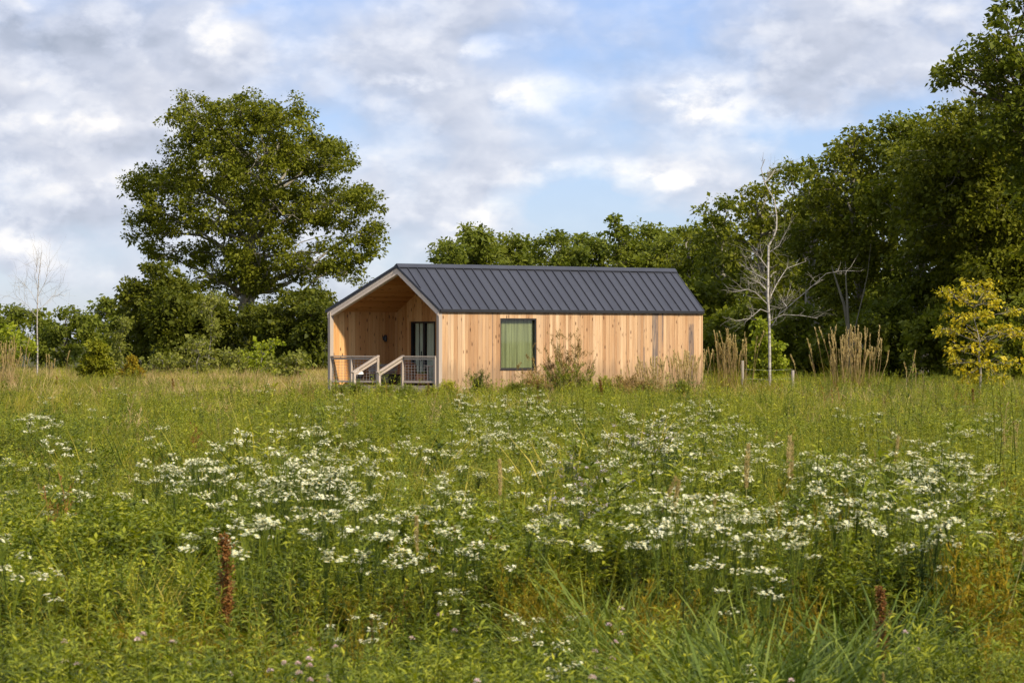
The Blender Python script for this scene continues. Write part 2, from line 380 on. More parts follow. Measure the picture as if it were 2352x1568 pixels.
# far end wall and back wall
w = MB()
v = 0.0
while v < VL - 0.01:
    b = min(v + 0.142, VL); zt = min(roof_z(v), roof_z(b)) - 0.05
    w.hexa([(L, v, ZB), (L + .022, v, ZB), (L + .022, b - .005, ZB), (L, b - .005, ZB), (L, v, roof_z(v) - .05), (L + .022, v, roof_z(v) - .05), (L + .022, b - .005, roof_z(b) - .05), (L, b - .005, roof_z(b) - .05)])
    v = b
w.build('end_wall', M['clad'], CAB)
w = MB()
u = cut(VL)
while u < L - .01:
    b = min(u + .142, L); w.box((u, VL - .022, ZB), (b - .005, VL, ZEL - .05)); u = b
w.build('back_wall', M['clad'], CAB)
# porch: left inside wall, back wall
w = MB(); u = cut(4.2) + .02; g = random.Random(5)
while u < UB - .01:
    b = min(u + .142 * g.choice((1, 1.2, .85)), UB); w.box((u, 4.2 - g.uniform(0, .005), DK + .01), (b - .005, 4.225, roof_z(4.2) - .12)); u = b
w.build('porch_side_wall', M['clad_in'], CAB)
DOOR = (1.87, 3.32, DK + .02, 2.86)
w = MB(); v = 0.03
while v < 4.19:
    b = min(v + .142 * g.choice((1, 1.2, .85)), 4.195); j = g.uniform(0, .005)
    def pc(v0, v1, z0):
        z0b = z0; w.hexa([(UB - j, v0, z0), (UB + .022, v0, z0), (UB + .022, v1, z0b), (UB - j, v1, z0b), (UB - j, v0, roof_z(v0) - .13), (UB + .022, v0, roof_z(v0) - .13), (UB + .022, v1, roof_z(v1) - .13), (UB - j, v1, roof_z(v1) - .13)])
    e = b - .005
    if e <= DOOR[0] or v >= DOOR[1]: pc(v, e, DK + .01)
    else:
        pc(max(v, v), e, DOOR[3])
        if v < DOOR[0]: w.box((UB - j, v, DK + .01), (UB + .022, DOOR[0], DOOR[3]))
        if e > DOOR[1]: w.box((UB - j, DOOR[1], DK + .01), (UB + .022, e, DOOR[3]))
    v = b
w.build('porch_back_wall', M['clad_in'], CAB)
# porch ceiling: boards under both slopes running along the house
w = MB()
def slope_boards(v0, v1, n, dz, th):
    for k in range(n):
        a = v0 + (v1 - v0) * k / n; b = v0 + (v1 - v0) * (k + 1) / n - .006 * (1 if v1 > v0 else -1)
        za, zb = roof_z(a) - dz, roof_z(b) - dz
        lo, hi = (a, b) if a < b else (b, a)
        zl, zh = (za, zb) if a < b else (zb, za)
        w.hexa([(cut(lo) + .10, lo, zl), (UB + .1, lo, zl), (UB + .1, hi, zh), (cut(hi) + .10, hi, zh), (cut(lo) + .10, lo, zl + th), (UB + .1, lo, zl + th), (UB + .1, hi, zh + th), (cut(hi) + .10, hi, zh + th)])
slope_boards(.05, VR, 12, .14, .02); slope_boards(VR + .006, 4.28, 20, .14, .02)
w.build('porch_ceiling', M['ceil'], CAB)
# roof: two standing seam slopes cut along the slanting porch end
OV = .05
def rp(u, v, dz=0.0):
    return (u, v, roof_z(min(max(v, 0), VL)) + dz if 0 <= v <= VL else (roof_z(0) + (ZR - ZE) / VR * v + dz if v < 0 else roof_z(VL) + (ZEL - ZR) / (VL - VR) * (v - VL) + dz))
w = MB(); e0, e1 = -.06, VL + .06; TH = .055
w.hexa([rp(cut(e0) - .06, e0, -TH), rp(L + OV, e0, -TH), rp(L + OV, VR, -TH), rp(cut(VR) - .06, VR, -TH), rp(cut(e0) - .06, e0), rp(L + OV, e0), rp(L + OV, VR), rp(cut(VR) - .06, VR)])
w.hexa([rp(cut(VR) - .06, VR + .001, -TH), rp(L + OV, VR + .001, -TH), rp(L + OV, e1, -TH), rp(cut(e1) - .06, e1, -TH), rp(cut(VR) - .06, VR + .001), rp(L + OV, VR + .001), rp(L + OV, e1), rp(cut(e1) - .06, e1)])
k = 0
while True:
    uu = L + OV - .30 - k * .4064; k += 1
    if uu < -1.9: break
    for (va, vb) in ((e0, VR - .02), (VR + .02, e1)):
        lo, hi = va, vb
        # clip the seam where the slanting end cuts it
        vs = [v_ for v_ in np.linspace(va, vb, 60) if uu > cut(v_) - .03]
        if len(vs) < 3: continue
        lo, hi = vs[0], vs[-1]
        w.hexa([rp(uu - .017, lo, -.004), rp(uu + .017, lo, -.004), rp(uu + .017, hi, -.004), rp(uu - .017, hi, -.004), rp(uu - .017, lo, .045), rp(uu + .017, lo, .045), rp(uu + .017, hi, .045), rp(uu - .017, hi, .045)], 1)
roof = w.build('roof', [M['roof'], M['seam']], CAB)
w = MB()                                        # folded ridge cap, eave drip and verge flashings
for s, ve in ((-1, VR - .13), (1, VR + .13)):
    u0 = cut(VR) - .085; zs = rp(0, ve)[2] + .052
    P = [(u0, ve, zs), (L + OV + .02, ve, zs), (L + OV + .02, VR, ZR + .055), (u0, VR, ZR + .055)]
    if s > 0: P = [P[3], P[2], P[1], P[0]]
    w.hexa(P + [(x, y, z + .02) for x, y, z in P])
w.build('ridge_cap', M['roof'], roof)
w = MB()
w.box((-.03, -.095, rp(0, -.06)[2] - .10), (L + OV, -.062, rp(0, -.06)[2] - .004))
w.build('eave_drip', M['black'], roof)
w = MB()
for va, vb in ((e0, VR), (VR, e1)):
    w = MB(); P = [rp(cut(va) - .095, va, -.075), rp(cut(va) - .062, va, -.075), rp(cut(vb) - .062, vb, -.075), rp(cut(vb) - .095, vb, -.075)]
    w.hexa(P + [(x, y, z + .10) for x, y, z in P]); w.build('verge_flashing', M['roof'], roof)
w = MB()
P = [rp(L + OV + .002, e0, -.07), rp(L + OV + .03, e0, -.07), rp(L + OV + .03, VR, -.07), rp(L + OV + .002, VR, -.07)]
w.hexa(P + [(x, y, z + .09) for x, y, z in P])
w.build('verge_flashing', M['roof'], roof)
# pale verge boards on the slanting gable (two stepped boards each side)
for nm, va, vb in (('verge_board', .0, VR), ('verge_board', VR + .003, VL)):
    w = MB()
    for d0, d1, z0, z1 in ((-.055, .10, -.30, -.19), (-.062, .10, -.185, -.08)):
        P = [rp(cut(va) + d0, va, z0), rp(cut(va) + d1, va, z0), rp(cut(vb) + d1, vb, z0), rp(cut(vb) + d0, vb, z0)]
        w.hexa(P + [(x, y, z + (z1 - z0)) for x, y, z in P])
    w.build(nm, M['trim'], CAB)
# posts at both ends of the porch front
w = MB(); w.box((-.045, -.012, .02), (.098, .13, ZE - .09)); w.build('corner_post', M['rail'], CAB)
w = MB(); w.box((cut(4.26) - .06, 4.19, .02), (cut(4.26) + .09, 4.33, ZEL - .09)); w.build('corner_post', M['rail'], CAB)
w = MB(); w.box((L - .02, -.014, ZB), (L + .04, .05, ZE - .03)); w.build('corner_board', M['clad'], CAB)
# floor framing and skids
w = MB()
w.box((.12, .10, .02), (L - .05, .24, ZB - .005)); w.box((-.9, 3.9, .02), (L - .05, 4.05, ZB - .005)); w.box((.4, 2.0, .02), (L - .05, 2.15, ZB - .005))
for x in np.arange(.5, L, 1.9): w.box((x, .05, .0), (x + .4, .30, .19))
w.build('skid', M['skid'], CAB)
# deck boards
w = MB(); v = .14
while v < 4.18:
    b = min(v + .14, 4.18)
    w.hexa([(cut(v) - .04, v, DK - .03), (UB - .01, v, DK - .03), (UB - .01, b - .006, DK - .03), (cut(b) - .04, b - .006, DK - .03), (cut(v) - .04, v, DK), (UB - .01, v, DK), (UB - .01, b - .006, DK), (cut(b) - .04, b - .006, DK)])
    v = b
w.build('deck', M['rail'], CAB)
w = MB()
w.beam((cut(.15) - .03, .15, DK - .14), (cut(4.2) - .03, 4.2, DK - .14), .04, .20)
w.build('deck_rim', M['rail'], CAB)
# window
wd = MB(); fr = .055; a, b, z0, z1 = WIN
for p, q in (((a, .012, z0), (a + fr, .135, z1)), ((b - fr, .012, z0), (b, .135, z1)), ((a + fr, .012, z0), (b - fr, .135, z0 + fr)), ((a + fr, .012, z1 - fr), (b - fr, .135, z1))): wd.box(p, q)
wd.box((a - .02, -.03, z0 - .025), (b + .02, .03, z0 - .002))
win = wd.build('window', M['black'], CAB)
w = MB(); w.box((a + fr, .098, z0 + fr), (b - fr, .106, z1 - fr)); w.build('pane', M['glass'], win)
def curtain(x0, x1, y, z0, z1, axis, amp=.025, n=26):
    w = MB(); k = n * 8; xs = np.linspace(x0, x1, k)
    ph = np.cumsum(rng.uniform(.5, 1.2, k)); ph = ph / ph[-1] * n * 2 * math.pi
    off = np.sin(ph) * amp
    P0 = np.stack([xs, y + off, np.full(k, z0)], 1) if axis == 0 else np.stack([y + off, xs, np.full(k, z0)], 1)
    P1 = P0 + [0, 0, z1 - z0]; V = np.concatenate([P0, P1]); i = np.arange(k - 1)[:, None]
    w.add(V, None, np.concatenate([i, i + 1, i + 1 + k, i + k], 1))
    return w
curtain(a + .04, b - .04, .17, z0 + .02, z1 - .02, 0).build('curtain', M['curtain'], win, True)
# sliding door in the porch back wall
d0, d1, z0, z1 = DOOR
w = MB(); fr = .06
w.box((UB - .03, d0, z0), (UB + .09, d0 + fr, z1)); w.box((UB - .03, d1 - fr, z0), (UB + .09, d1, z1)); w.box((UB - .03, d0 + fr, z1 - fr), (UB + .09, d1 - fr, z1)); w.box((UB - .03, d0 + fr, z0), (UB + .09, d1 - fr, z0 + .05))
w.box((UB - .012, 2.51, z0 + .05), (UB + .07, 2.61, z1 - fr))
door = w.build('sliding_door', M['black'], CAB)
w = MB(); w.box((UB + .03, d0 + fr, z0 + .05), (UB + .038, 2.51, z1 - fr)); w.box((UB + .03, 2.61, z0 + .05), (UB + .038, d1 - fr, z1 - fr)); w.build('pane', M['glass'], door)
w = MB(); w.box((UB - .06, 2.64, 1.45), (UB - .035, 2.665, 1.80)); w.box((UB - .04, 2.645, 1.47), (UB - .012, 2.66, 1.49)); w.box((UB - .04, 2.645, 1.76), (UB - .012, 2.66, 1.78)); w.build('handle', M['black'], door)
for c0, c1 in ((2.72, 2.90), (2.98, 3.16), (2.06, 2.46)):
    curtain(c0, c1, UB + .075, z0 + .03, z1 - .04, 1, .02, max(3, int((c1 - c0) * 14))).build('curtain', M['curtain2'], door, True)
w = MB(); w.box((UB + .6, .3, DK), (UB + .62, VL - .2, 3.1)); w.build('room_partition', M['dark'], CAB)
# wall lamp on the porch side wall
pu = .62
w = MB(); w.lathe([(0, 0), (.055, 0), (.055, .02)], (0, 0, 0), 16); V = np.concatenate(w.v); w2 = MB()
w2.box((pu - .05, 4.165, 2.20), (pu + .05, 4.196, 2.34))
w2.lathe([(.0, .11), (.052, .11), (.058, .0), (.058, -.11), (.05, -.13), (.0, -.125)], (pu, 4.09, 2.27), 18)
w2.build('wall_lamp', M['black'], CAB, True)
# railings along the slanting porch front
def railing(v0, v1, posts, name):
    rl = MB(); q = lambda v, z: (cut(v) - .01, v, z)
    for vv in posts:
        c = q(vv, 0); rl.box((c[0] - .045, vv - .045, .25), (c[0] + .045, vv + .045, 1.60))
    rl.beam(q(v0, 1.545), q(v1, 1.545), .04, .07); rl.beam(q(v0, .74), q(v1, .74), .04, .07)
    o = rl.build(name, M['rail'], CAB)
    cp = MB(); cp.beam(q(v0, 1.625), q(v1, 1.625), .14, .042); cp.build('top_rail', M['rail'], o)
    wm = MB()
    for z in np.arange(.82, 1.50, .10): wm.tube([q(v0, z), q(v1, z)], .0045, 4)
    for v_ in np.arange(v0 + .1, v1 - .02, .12): wm.tube([q(v_, .76), q(v_, 1.52)], .0045, 4)
    wm.build('wire_panel', M['wire'], o)
railing(.13, 1.47, (.16, 1.42), 'porch_railing')
railing(2.36, 4.19, (2.39, 3.42), 'porch_railing')
# steps going down from the porch opening
st = MB()
for sv in (1.50, 2.32):
    c0 = cut(sv) - .03
    st.beam((c0, sv, .46), (c0 - 1.12, sv, -.12), .045, .24)
stair = st.build('porch_stairs', M['rail'], CAB)
for k_ in range(3):
    w = MB(); c = cut(1.9) - .16 - k_ * .31; zt = .46 - k_ * .16
    w.hexa([(c - .16 - .16, 1.53, zt - .035), (c + .13 + .16, 1.53, zt - .035), (c + .13 - .16, 2.29, zt - .035), (c - .16 - .16, 2.29, zt - .035), (c - .16 - .16, 1.53, zt), (c + .13 + .16, 1.53, zt), (c + .13 - .16, 2.29, zt), (c - .16 - .16, 2.29, zt)])
    w.build('step', M['rail'], stair)
for sv in (1.42, 2.39):
    w = MB(); c0 = cut(sv)
    w.beam((c0 + .03, sv, 1.645), (c0 - 1.10, sv, 1.06), .14, .045)
    w.beam((c0 - .02, sv, 1.50), (c0 - 1.02, sv, .98), .04, .08)
    w.box((c0 - 1.06, sv - .045, -.02), (c0 - .97, sv + .045, 1.06))
    w.build('handrail', M['rail'], stair)

# ------------------------------------------------------------------ things on the porch (placed in the cabin's own frame)
HM = Matrix.Translation((-2.515, 110.0, 0)) @ Matrix.Rotation(A, 4, 'Z')
def porch(name, u, v, z, rz, label, cat, group=None):
    p = HM @ Vector((u, v, z)); return tag(empty(name, p, A + rz), label, cat, group)
t = porch('bench', .35, 3.55, DK, 0, 'low grey wooden bench standing against the porch side wall', 'bench')
w = MB()
for k_ in range(4): w.box((-.75, -.20 + k_ * .105, .40), (.75, -.105 + k_ * .105, .435))
w.build('seat', M['rail'], t)
w = MB(); w.box((-.72, .20, .46), (.72, .225, .60)); w.box((-.72, .20, .64), (.72, .225, .74)); w.box((-.6, .18, .42), (-.55, .2, .74)); w.box((.55, .18, .42), (.6, .2, .74)); w.build('backrest', M['rail'], t)
for sx in (-.68, .62):
    for sy in (-.18, .16):
        w = MB(); w.box((sx, sy, 0), (sx + .06, sy + .05, .398)); w.build('leg', M['skid'], t)
t = porch('fire_pit', -.35, 2.75, DK, 0, 'black box fire pit standing in front of the grey bench', 'fire pit')
w = MB(); w.box((-.42, -.30, .10), (.42, .30, .36)); w.box((-.45, -.33, .362), (.45, .33, .39)); w.build('bowl', M['black'], t)
for sx in (-.38, .33):
    for sy in (-.27, .22):
        w = MB(); w.box((sx, sy, 0), (sx + .05, sy + .05, .098)); w.build('leg', M['black'], t)
t = porch('kettle_grill', -.92, 3.62, DK, .4, 'small black kettle grill with a white lid on the porch', 'grill')
w = MB(); w.lathe([(.0, .20), (.12, .23), (.19, .32), (.20, .38)], (0, 0, 0), 20); w.build('bowl', M['black'], t, True)
w = MB(); w.lathe([(.205, .385), (.19, .45), (.12, .50), (.0, .52)], (0, 0, 0), 20); w.lathe([(.03, .52), (.03, .55), (.0, .555)], (0, 0, 0), 8); w.build('lid', M['white'], t, True)
for k_ in range(3):
    an = k_ * 2.094; w = MB(); w.tube([(.12 * math.cos(an), .12 * math.sin(an), .26), (.2 * math.cos(an), .2 * math.sin(an), 0)], .012, 6); w.build('leg', M['black'], t)
t = porch('wicker_chair', .45, 2.55, DK, 2.6, 'reddish wicker tub chair with rounded back beside the glass door', 'chair')
w = MB()
ang = np.linspace(-2.2, 2.2, 23)
for k_ in range(9):
    z = .08 + k_ * .075; rr = .33 + .02 * math.sin(k_ * .6)
    pts = [(rr * math.sin(x), rr * math.cos(x), z + max(0, math.cos(x)) * .10 * k_ / 8) for x in ang]; w.tube(pts, .034, 6)
w.build('backrest', M['rattan'], t, True)
w = MB(); w.lathe([(0, .34), (.28, .34), (.30, .38), (.28, .42), (0, .43)], (0, 0, 0), 20); w.build('seat', M['rattan'], t, True)
for k_ in range(4):
    an = .78 + k_ * 1.571; w = MB(); w.tube([(.26 * math.cos(an), .26 * math.sin(an), .34), (.29 * math.cos(an), .29 * math.sin(an), 0)], .018, 6); w.build('leg', M['rattan'], t)
t = porch('potted_plant', .52, 1.72, DK, 0, 'leafy green plant in a round terracotta pot by the glass door', 'potted plant')
w = MB(); w.lathe([(0, 0), (.15, 0), (.23, .14), (.25, .27), (.22, .38), (.235, .40), (.20, .40), (.19, .34), (0, .33)], (0, 0, 0), 22); w.build('pot', M['terra'], t, True)
w = MB(); k_ = 46; d = sph(k_) * [.6, .6, .3] + [0, 0, .8]; leaves(w, np.tile([0, 0, .34], (k_, 1)) + rng.normal(size=(k_, 3)) * [.06, .06, .0], d, rng.uniform(.18, .34, k_), .05, .5); w.build('foliage', M['forb_lite'], t)
t = porch('side_table', .42, .72, DK, 0, 'slim wooden side table with thin legs behind the right railing', 'table')
w = MB(); w.box((-.32, -.26, .66), (.32, .26, .70)); w.build('tabletop', M['rail'], t)
for sx in (-.27, .23):
    for sy in (-.21, .17):
        w = MB(); w.box((sx, sy, 0), (sx + .04, sy + .04, .658)); w.build('leg', M['rail'], t)
w = MB(); w.box((-.25, -.15, .26), (.25, .15, .285)); w.build('shelf', M['rail'], t)

# ------------------------------------------------------------------ trees
def smooth_line(p, q, n, wob, g, sag=0.0):
    t_ = np.linspace(0, 1, n)[:, None]; p = np.asarray(p, float); q = np.asarray(q, float)
    P = p + (q - p) * t_; d = np.linalg.norm(q - p)
    o = np.zeros((n, 3))
    for k in (1, 2, 3): o += np.sin(t_ * math.pi * k) * g.normal(size=3)[None] * wob * d / k
    P = P + o; P[:, 2] += sag * d * np.sin(t_[:, 0] * math.pi)
    return P

def tree(name, label, group, base, lobes, trunk_r, leafm, barkm, leaf=0.24, clump_r=0.75, per_clump=48, cover=2.2, seed=1, fork=0.35, cat='tree', limb_n=None, skirt=None, up=0.5):
    """lobes: (x, y, z, rx, ry, rz) world ellipsoids; leaves stand in many small clumps spread through them"""
    g = np.random.default_rng(seed)
    base = np.asarray(base, float)
    root = tag(empty(name, base), label, cat, group)
    lob = np.asarray(lobes, float)
    top = lob[:, 2].max(); H = top - base[2]
    cx, cy = np.average(lob[:, 0], weights=lob[:, 3]), np.average(lob[:, 1], weights=lob[:, 3])
    tr = MB()
    fz = base[2] + H * fork
    fk = np.array([base[0] * .65 + cx * .35, base[1], fz])
    tl = smooth_line(base, fk, 7, .02, g)
    tr.tube(tl - base, np.linspace(trunk_r * 1.25, trunk_r * .85, 7), 9)
    lead = smooth_line(fk, (cx, cy, base[2] + H * .86), 8, .05, g)
    tr.tube(lead - base, np.linspace(trunk_r * .8, trunk_r * .12, 8), 7)
    C = []; Cn = []
    for (x, y, z, rx, ry, rz) in lob:
        vol = (rx * ry + rx * rz + ry * rz) / 3
        n = max(3, int(cover * 3.2 * vol / (clump_r ** 2)))
        dirs = sph(n, g); rad = g.uniform(.35, 1.0, n) ** .6
        c = np.array([x, y, z]) + dirs * rad[:, None] * [rx, ry, rz]
        C.append(c); Cn.append(dirs)
        # limb to the lobe and twigs to some of its clumps
        k = np.argmin(np.abs(lead[:, 2] - (z - .35 * math.hypot(x - cx, y - cy))))
        src = lead[min(k, 6)]
        lb = smooth_line(src, (x, y, z), 7, .07, g, .06)
        r0 = trunk_r * .34 * min(1.0, .5 + .1 * rx); tr.tube(lb - base, np.linspace(r0, r0 * .25, 7), 5)
        for j in g.permutation(n)[:max(3, n // 4)]:
            tw = smooth_line(lb[g.integers(3, 7)], c[j], 5, .08, g, .05)
            tr.tube(tw - base, np.linspace(r0 * .28, .012, 5), 4)
    tr.build('trunk', barkm, root, True)
    C = np.concatenate(C); Cn = np.concatenate(Cn)
    C = C[C[:, 2] > base[2] + .25]; n = len(C)
    Cr = clump_r * g.uniform(.55, 1.3, n)
    k = per_clump; idx = np.repeat(np.arange(n), k)
    off = g.normal(size=(n * k, 3)); off /= np.linalg.norm(off, axis=1)[:, None]
    off *= (g.uniform(0, 1, n * k) ** .45)[:, None]
    P = C[idx] + off * Cr[idx][:, None] * [1, 1, .62]
    P[:, 2] = np.maximum(P[:, 2], base[2] + .05)
    d = off * [1, 1, .5] + g.normal(size=off.shape) * .55 + [0, 0, -.05]
    sz = leaf * np.clip(g.lognormal(-.05, .38, n * k), .4, 2.2) * g.uniform(.8, 1.25, n)[idx]
    cr = MB()
    # face leaves mostly skyward
    a = d / np.linalg.norm(d, axis=1)[:, None]
    nrm = off * .6 + g.normal(size=off.shape) * .45 + [0, 0, up]
    sd = np.cross(a, nrm); sd /= np.linalg.norm(sd, axis=1)[:, None] + 1e-9
    P = P - base; Lh = sz[:, None]
    mid = P + a * Lh * .45 + [0, 0, 0]
    V = np.stack([P, mid + sd * Lh * .33, P + a * Lh + np.array([0, 0, -.12]) * Lh, mid - sd * Lh * .33], 1).reshape(-1, 3)
    i = np.arange(n * k)[:, None] * 4
    cr.add(V, None, i + [0, 1, 2, 3])
    o = cr.build('crown', leafm, root)
    return root

def px_lobes(lst, Z, depth, seed, twin=True):
    """crown lobes given as picture outlines get real depth round the trunk"""
    g = np.random.default_rng(seed); s = Z / F; out = []
    xs = [l[0] for l in lst]; cx = (min(xs) + max(xs)) / 2; hw = (max(xs) - min(xs)) / 2 + 1
    for (x, y, rx, ry) in lst:
        room = depth * math.sqrt(max(.08, 1 - ((x - cx) / (hw * 1.15)) ** 2))
        offs = (-room * g.uniform(.35, .85), room * g.uniform(.35, .85)) if twin and room > depth * .45 else (room * g.uniform(-.6, .6),)
        for o in offs:
            p = at(x, y, Z); jz = g.uniform(-.1, .1) * ry * s
            out.append((p[0], Z + o, p[2] + jz, rx * s, min(rx, ry) * s, ry * s))
    return out

OAK = [(470, 285, 80, 62), (560, 268, 85, 50), (650, 285, 78, 55), (710, 360, 72, 62), (600, 375, 105, 80), (490, 375, 100, 75), (400, 415, 62, 50), (328, 430, 46, 38),
       (775, 365, 46, 42), (838, 462, 42, 40), (770, 470, 80, 55), (650, 485, 110, 70), (520, 485, 105, 70), (395, 500, 80, 45), (330, 530, 40, 46), (862, 540, 30, 32), (815, 570, 55, 36),
       (735, 590, 70, 36), (610, 585, 100, 48), (490, 585, 80, 36), (800, 625, 46, 26), (560, 640, 66, 32), (690, 628, 50, 28), (385, 580, 46, 26), (470, 640, 60, 24), (630, 665, 55, 22), (535, 690, 50, 24), (575, 610, 70, 40)]
tree('oak_tree', 'tall broad oak with spreading crown standing left of the cabin', None, (*at(562, 800, 230)[:2], 0), px_lobes(OAK, 230, 6.5, 4), .62, M['oak'], M['pale_bark'], .185, .76, 96, 1.32, 21, .30)

def dome(cx, top, bot, hw, Z, depth, n, seed, r=0.36):
    """lobes of a full crown between pixel rows top and bot"""
    g = np.random.default_rng(seed); lst = []
    H = bot - top
    for k in range(n):
        t_ = (k + .5) / n; y = top + H * (.08 + .86 * t_)
        prof = math.sin(math.pi * min(1, .18 + .8 * t_ ** .75)) ** .7
        x = cx + hw * prof * g.uniform(-.85, .85); rr = hw * r * g.uniform(.75, 1.25) * (.65 + .5 * prof)
        lst.append((x, y, rr, rr * g.uniform(.6, .85)))
    lst.append((cx + g.uniform(-.2, .2) * hw, top + hw * r * .5, hw * r * .6, hw * r * .5))
    return px_lobes(lst, Z, depth, seed + 1)

WOODG = 'tall trees of the wood right of the cabin'
forest = [
    # cx, top, bottom, half width, Z, depth, lobes, seed, label
    (2290, 215, 800, 190, 150, 4.5, 26, 31, 'huge dark tree at the edge of the wood behind the yellow sapling'),
    (2110, 262, 800, 130, 158, 4.0, 20, 32, 'tall dense tree left of the huge tree at the right edge'),
    (1965, 292, 800, 110, 163, 3.6, 18, 33, 'tall rounded tree rising behind the reed plumes'),
    (1860, 365, 800, 90, 168, 3.4, 15, 34, 'green tree just right of the dead birch top'),
    (1745, 420, 800, 85, 176, 3.4, 15, 35, 'tree directly behind the bare white birch'),
    (1660, 455, 790, 62, 182, 3.0, 12, 36, 'lighter tree between the cabin roof end and the birch'),
    (1590, 535, 760, 62, 200, 3.0, 10, 37, 'lower tree rising over the right end of the roof'),
]
for (cx, tp, bt, hw, Z, dp, nl, sd_, lab) in forest:
    tree('forest_tree', lab, WOODG, (*at(cx, 800, Z)[:2], 0), dome(cx, tp, bt, hw, Z, dp, int(nl * 1.25), sd_, .40), .36, M[('wood_leaf', 'wood_leaf_b')[sd_ % 2]], M['pale_bark'], .185, .72, 72, 1.5, sd_, .3)
# high oak at the picture's right edge, its limbs reaching left over the wood
HI = [(2335, 20, 40, 40), (2300, 100, 46, 34), (2245, 118, 40, 30), (2200, 158, 40, 26), (2178, 182, 20, 24), (2262, 170, 50, 30), (2330, 160, 60, 50), (2290, 215, 44, 26), (2360, 250, 70, 60), (2420, 100, 80, 80), (2440, 220, 80, 80), (2330, 300, 80, 60), (2430, 330, 80, 80), (2400, 430, 90, 80), (2450, 540, 80, 80)]
tree('oak_tree', 'very tall oak at the right edge whose high limbs reach over the wood', WOODG, (*at(2430, 800, 140)[:2], 0), px_lobes(HI, 140, 3.6, 41), .40, M['wood_leaf'], M['bark'], .20, .62, 62, 1.25, 42, .35)
# second row closing the wood behind
for k, (cx, tp, hw) in enumerate([(1640, 560, 80), (1760, 500, 90), (1880, 450, 95), (2010, 400, 100), (2150, 360, 110), (2300, 330, 120), (2440, 300, 110)]):
    tree('forest_tree', ['dark tree deep in the wood behind the cabin end', 'dark tree deep in the wood behind the birch', 'dark tree deep in the wood right of the birch', 'dark tree deep in the wood above the reed plumes', 'dark tree deep in the wood left of the yellow sapling', 'dark tree deep in the wood above the yellow sapling', 'dark tree deep in the wood at the right edge'][k],
         'trees deep in the wood', (*at(cx, 800, 196 + 3 * (k % 3))[:2], 0), dome(cx, tp, 800, hw, 196 + 3 * (k % 3), 3.5, 15, 60 + k), .3, M['wood_leaf'], M['bark'], .30, .95, 44, 1.7, 70 + k, .3)
for k in range(8):
    cx = 1600 + k * 108
    tree('shrub', ['broad dark bush behind the cabin end', 'broad dark bush deep behind the reeds at the wall', 'broad dark bush deep behind the birch', 'broad dark bush deep right of the birch', 'broad dark bush deep behind the reed plumes', 'broad dark bush deep right of the reed plumes', 'broad dark bush deep behind the yellow sapling', 'broad dark bush deep at the right edge'][k], 'broad bushes deep in the wood', (*at(cx, 800, 178 + 4 * (k % 2))[:2], 0), dome(cx, 640, 870, 90, 178 + 4 * (k % 2), 1.8, 12, 300 + k, .42), .09, M['wood_leaf'], M['bark'], .28, .75, 40, 1.5, 320 + k, .2, cat='shrub')
# undergrowth at the foot of the wood
for k, (cx, tp, hw, Z) in enumerate([(1655, 720, 60, 150), (1740, 690, 70, 156), (1850, 700, 75, 154), (1960, 730, 70, 150), (2060, 690, 75, 152), (2150, 720, 70, 146), (2250, 690, 80, 143), (2345, 680, 80, 138)]):
    tree('shrub', ['dark shrub at the cabin\'s far corner', 'dark shrub behind the white birch trunk', 'dark shrub between birch and reed plumes', 'dark shrub behind the tall reed plumes', 'dark shrub right of the reed plumes', 'dark shrub left of the yellow sapling', 'dark shrub behind the yellow sapling', 'dark shrub at the right edge under the wood'][k],
         'dark undergrowth at the foot of the wood', (*at(cx, 800, Z)[:2], 0), dome(cx, tp, 885, hw, Z, 1.6, 11, 90 + k, .42), .07, M['wood_leaf'], M['bark'], .18, .50, 50, 1.6, 100 + k, .2, cat='shrub')
# pale trunks seen in the gap of the wood
tk = tag(empty('bare_tree', (*at(1950, 800, 147)[:2], 0)), 'pale grey forked trunk standing in the dark gap of the wood', 'tree')
b0 = at(1950, 800, 147); b0[2] = 0
for nm, pts, r0 in (('trunk', [(1953, 880), (1950, 760), (1940, 700), (1924, 650), (1912, 610)], .17), ('limb', [(1950, 775), (1946, 700), (1943, 650), (1941, 600)], .10), ('limb', [(1958, 800), (1965, 750), (1980, 690), (1994, 630), (2002, 560)], .055)):
    w = MB(); P = np.array([at(x, y, 147) for x, y in pts]) - b0; P[:, 1] += np.linspace(0, rng.uniform(-.4, .4), len(P)); w.tube(P, np.linspace(r0 * .75, r0 * .12, len(P)), 7); w.build(nm, M['ash_bark'], tk, True)

# tree line far behind the cabin
FARG = 'tree line beyond the cabin roof'
for k, (cx, tp, hw, lab) in enumerate([(1030, 560, 42, 'small round tree at the left end of the tree line over the roof'), (1085, 526, 62, 'broad tree over the left third of the roof'), (1175, 545, 58, 'low broad tree of the line above the roof seams'), (1270, 538, 60, 'rounded tree above the middle of the roof'), (1350, 545, 50, 'tree left of the feathery one above the roof'), (1478, 516, 50, 'tree right of the feathery one above the roof'), (1545, 545, 52, 'tree above the right end of the ridge'), (1600, 520, 60, 'tree joining the line to the wood at right')]):
    Z = 275 + 7 * (k % 3)
    tree('distant_tree', lab, FARG, (*at(cx, 800, Z)[:2], 0), dome(cx, tp - 6, 770, hw * 1.15, Z, 3.2, 18, 120 + k, .44), .28, M['far_leaf'], M['bark'], .26, .85, 56, 1.9, 130 + k, .3)
tree('distant_tree', 'feathery tall thin tree sticking out above the tree line', FARG, (*at(1425, 800, 270)[:2], 0), px_lobes([(1411, 512, 8, 12), (1418, 535, 14, 12), (1440, 530, 16, 13), (1425, 556, 22, 14), (1412, 580, 24, 16), (1440, 600, 30, 20), (1420, 640, 34, 30), (1425, 700, 36, 34)], 270, 1.4, 140), .2, M['far_leaf'], M['bark'], .30, .6, 26, 1.2, 141, .3)
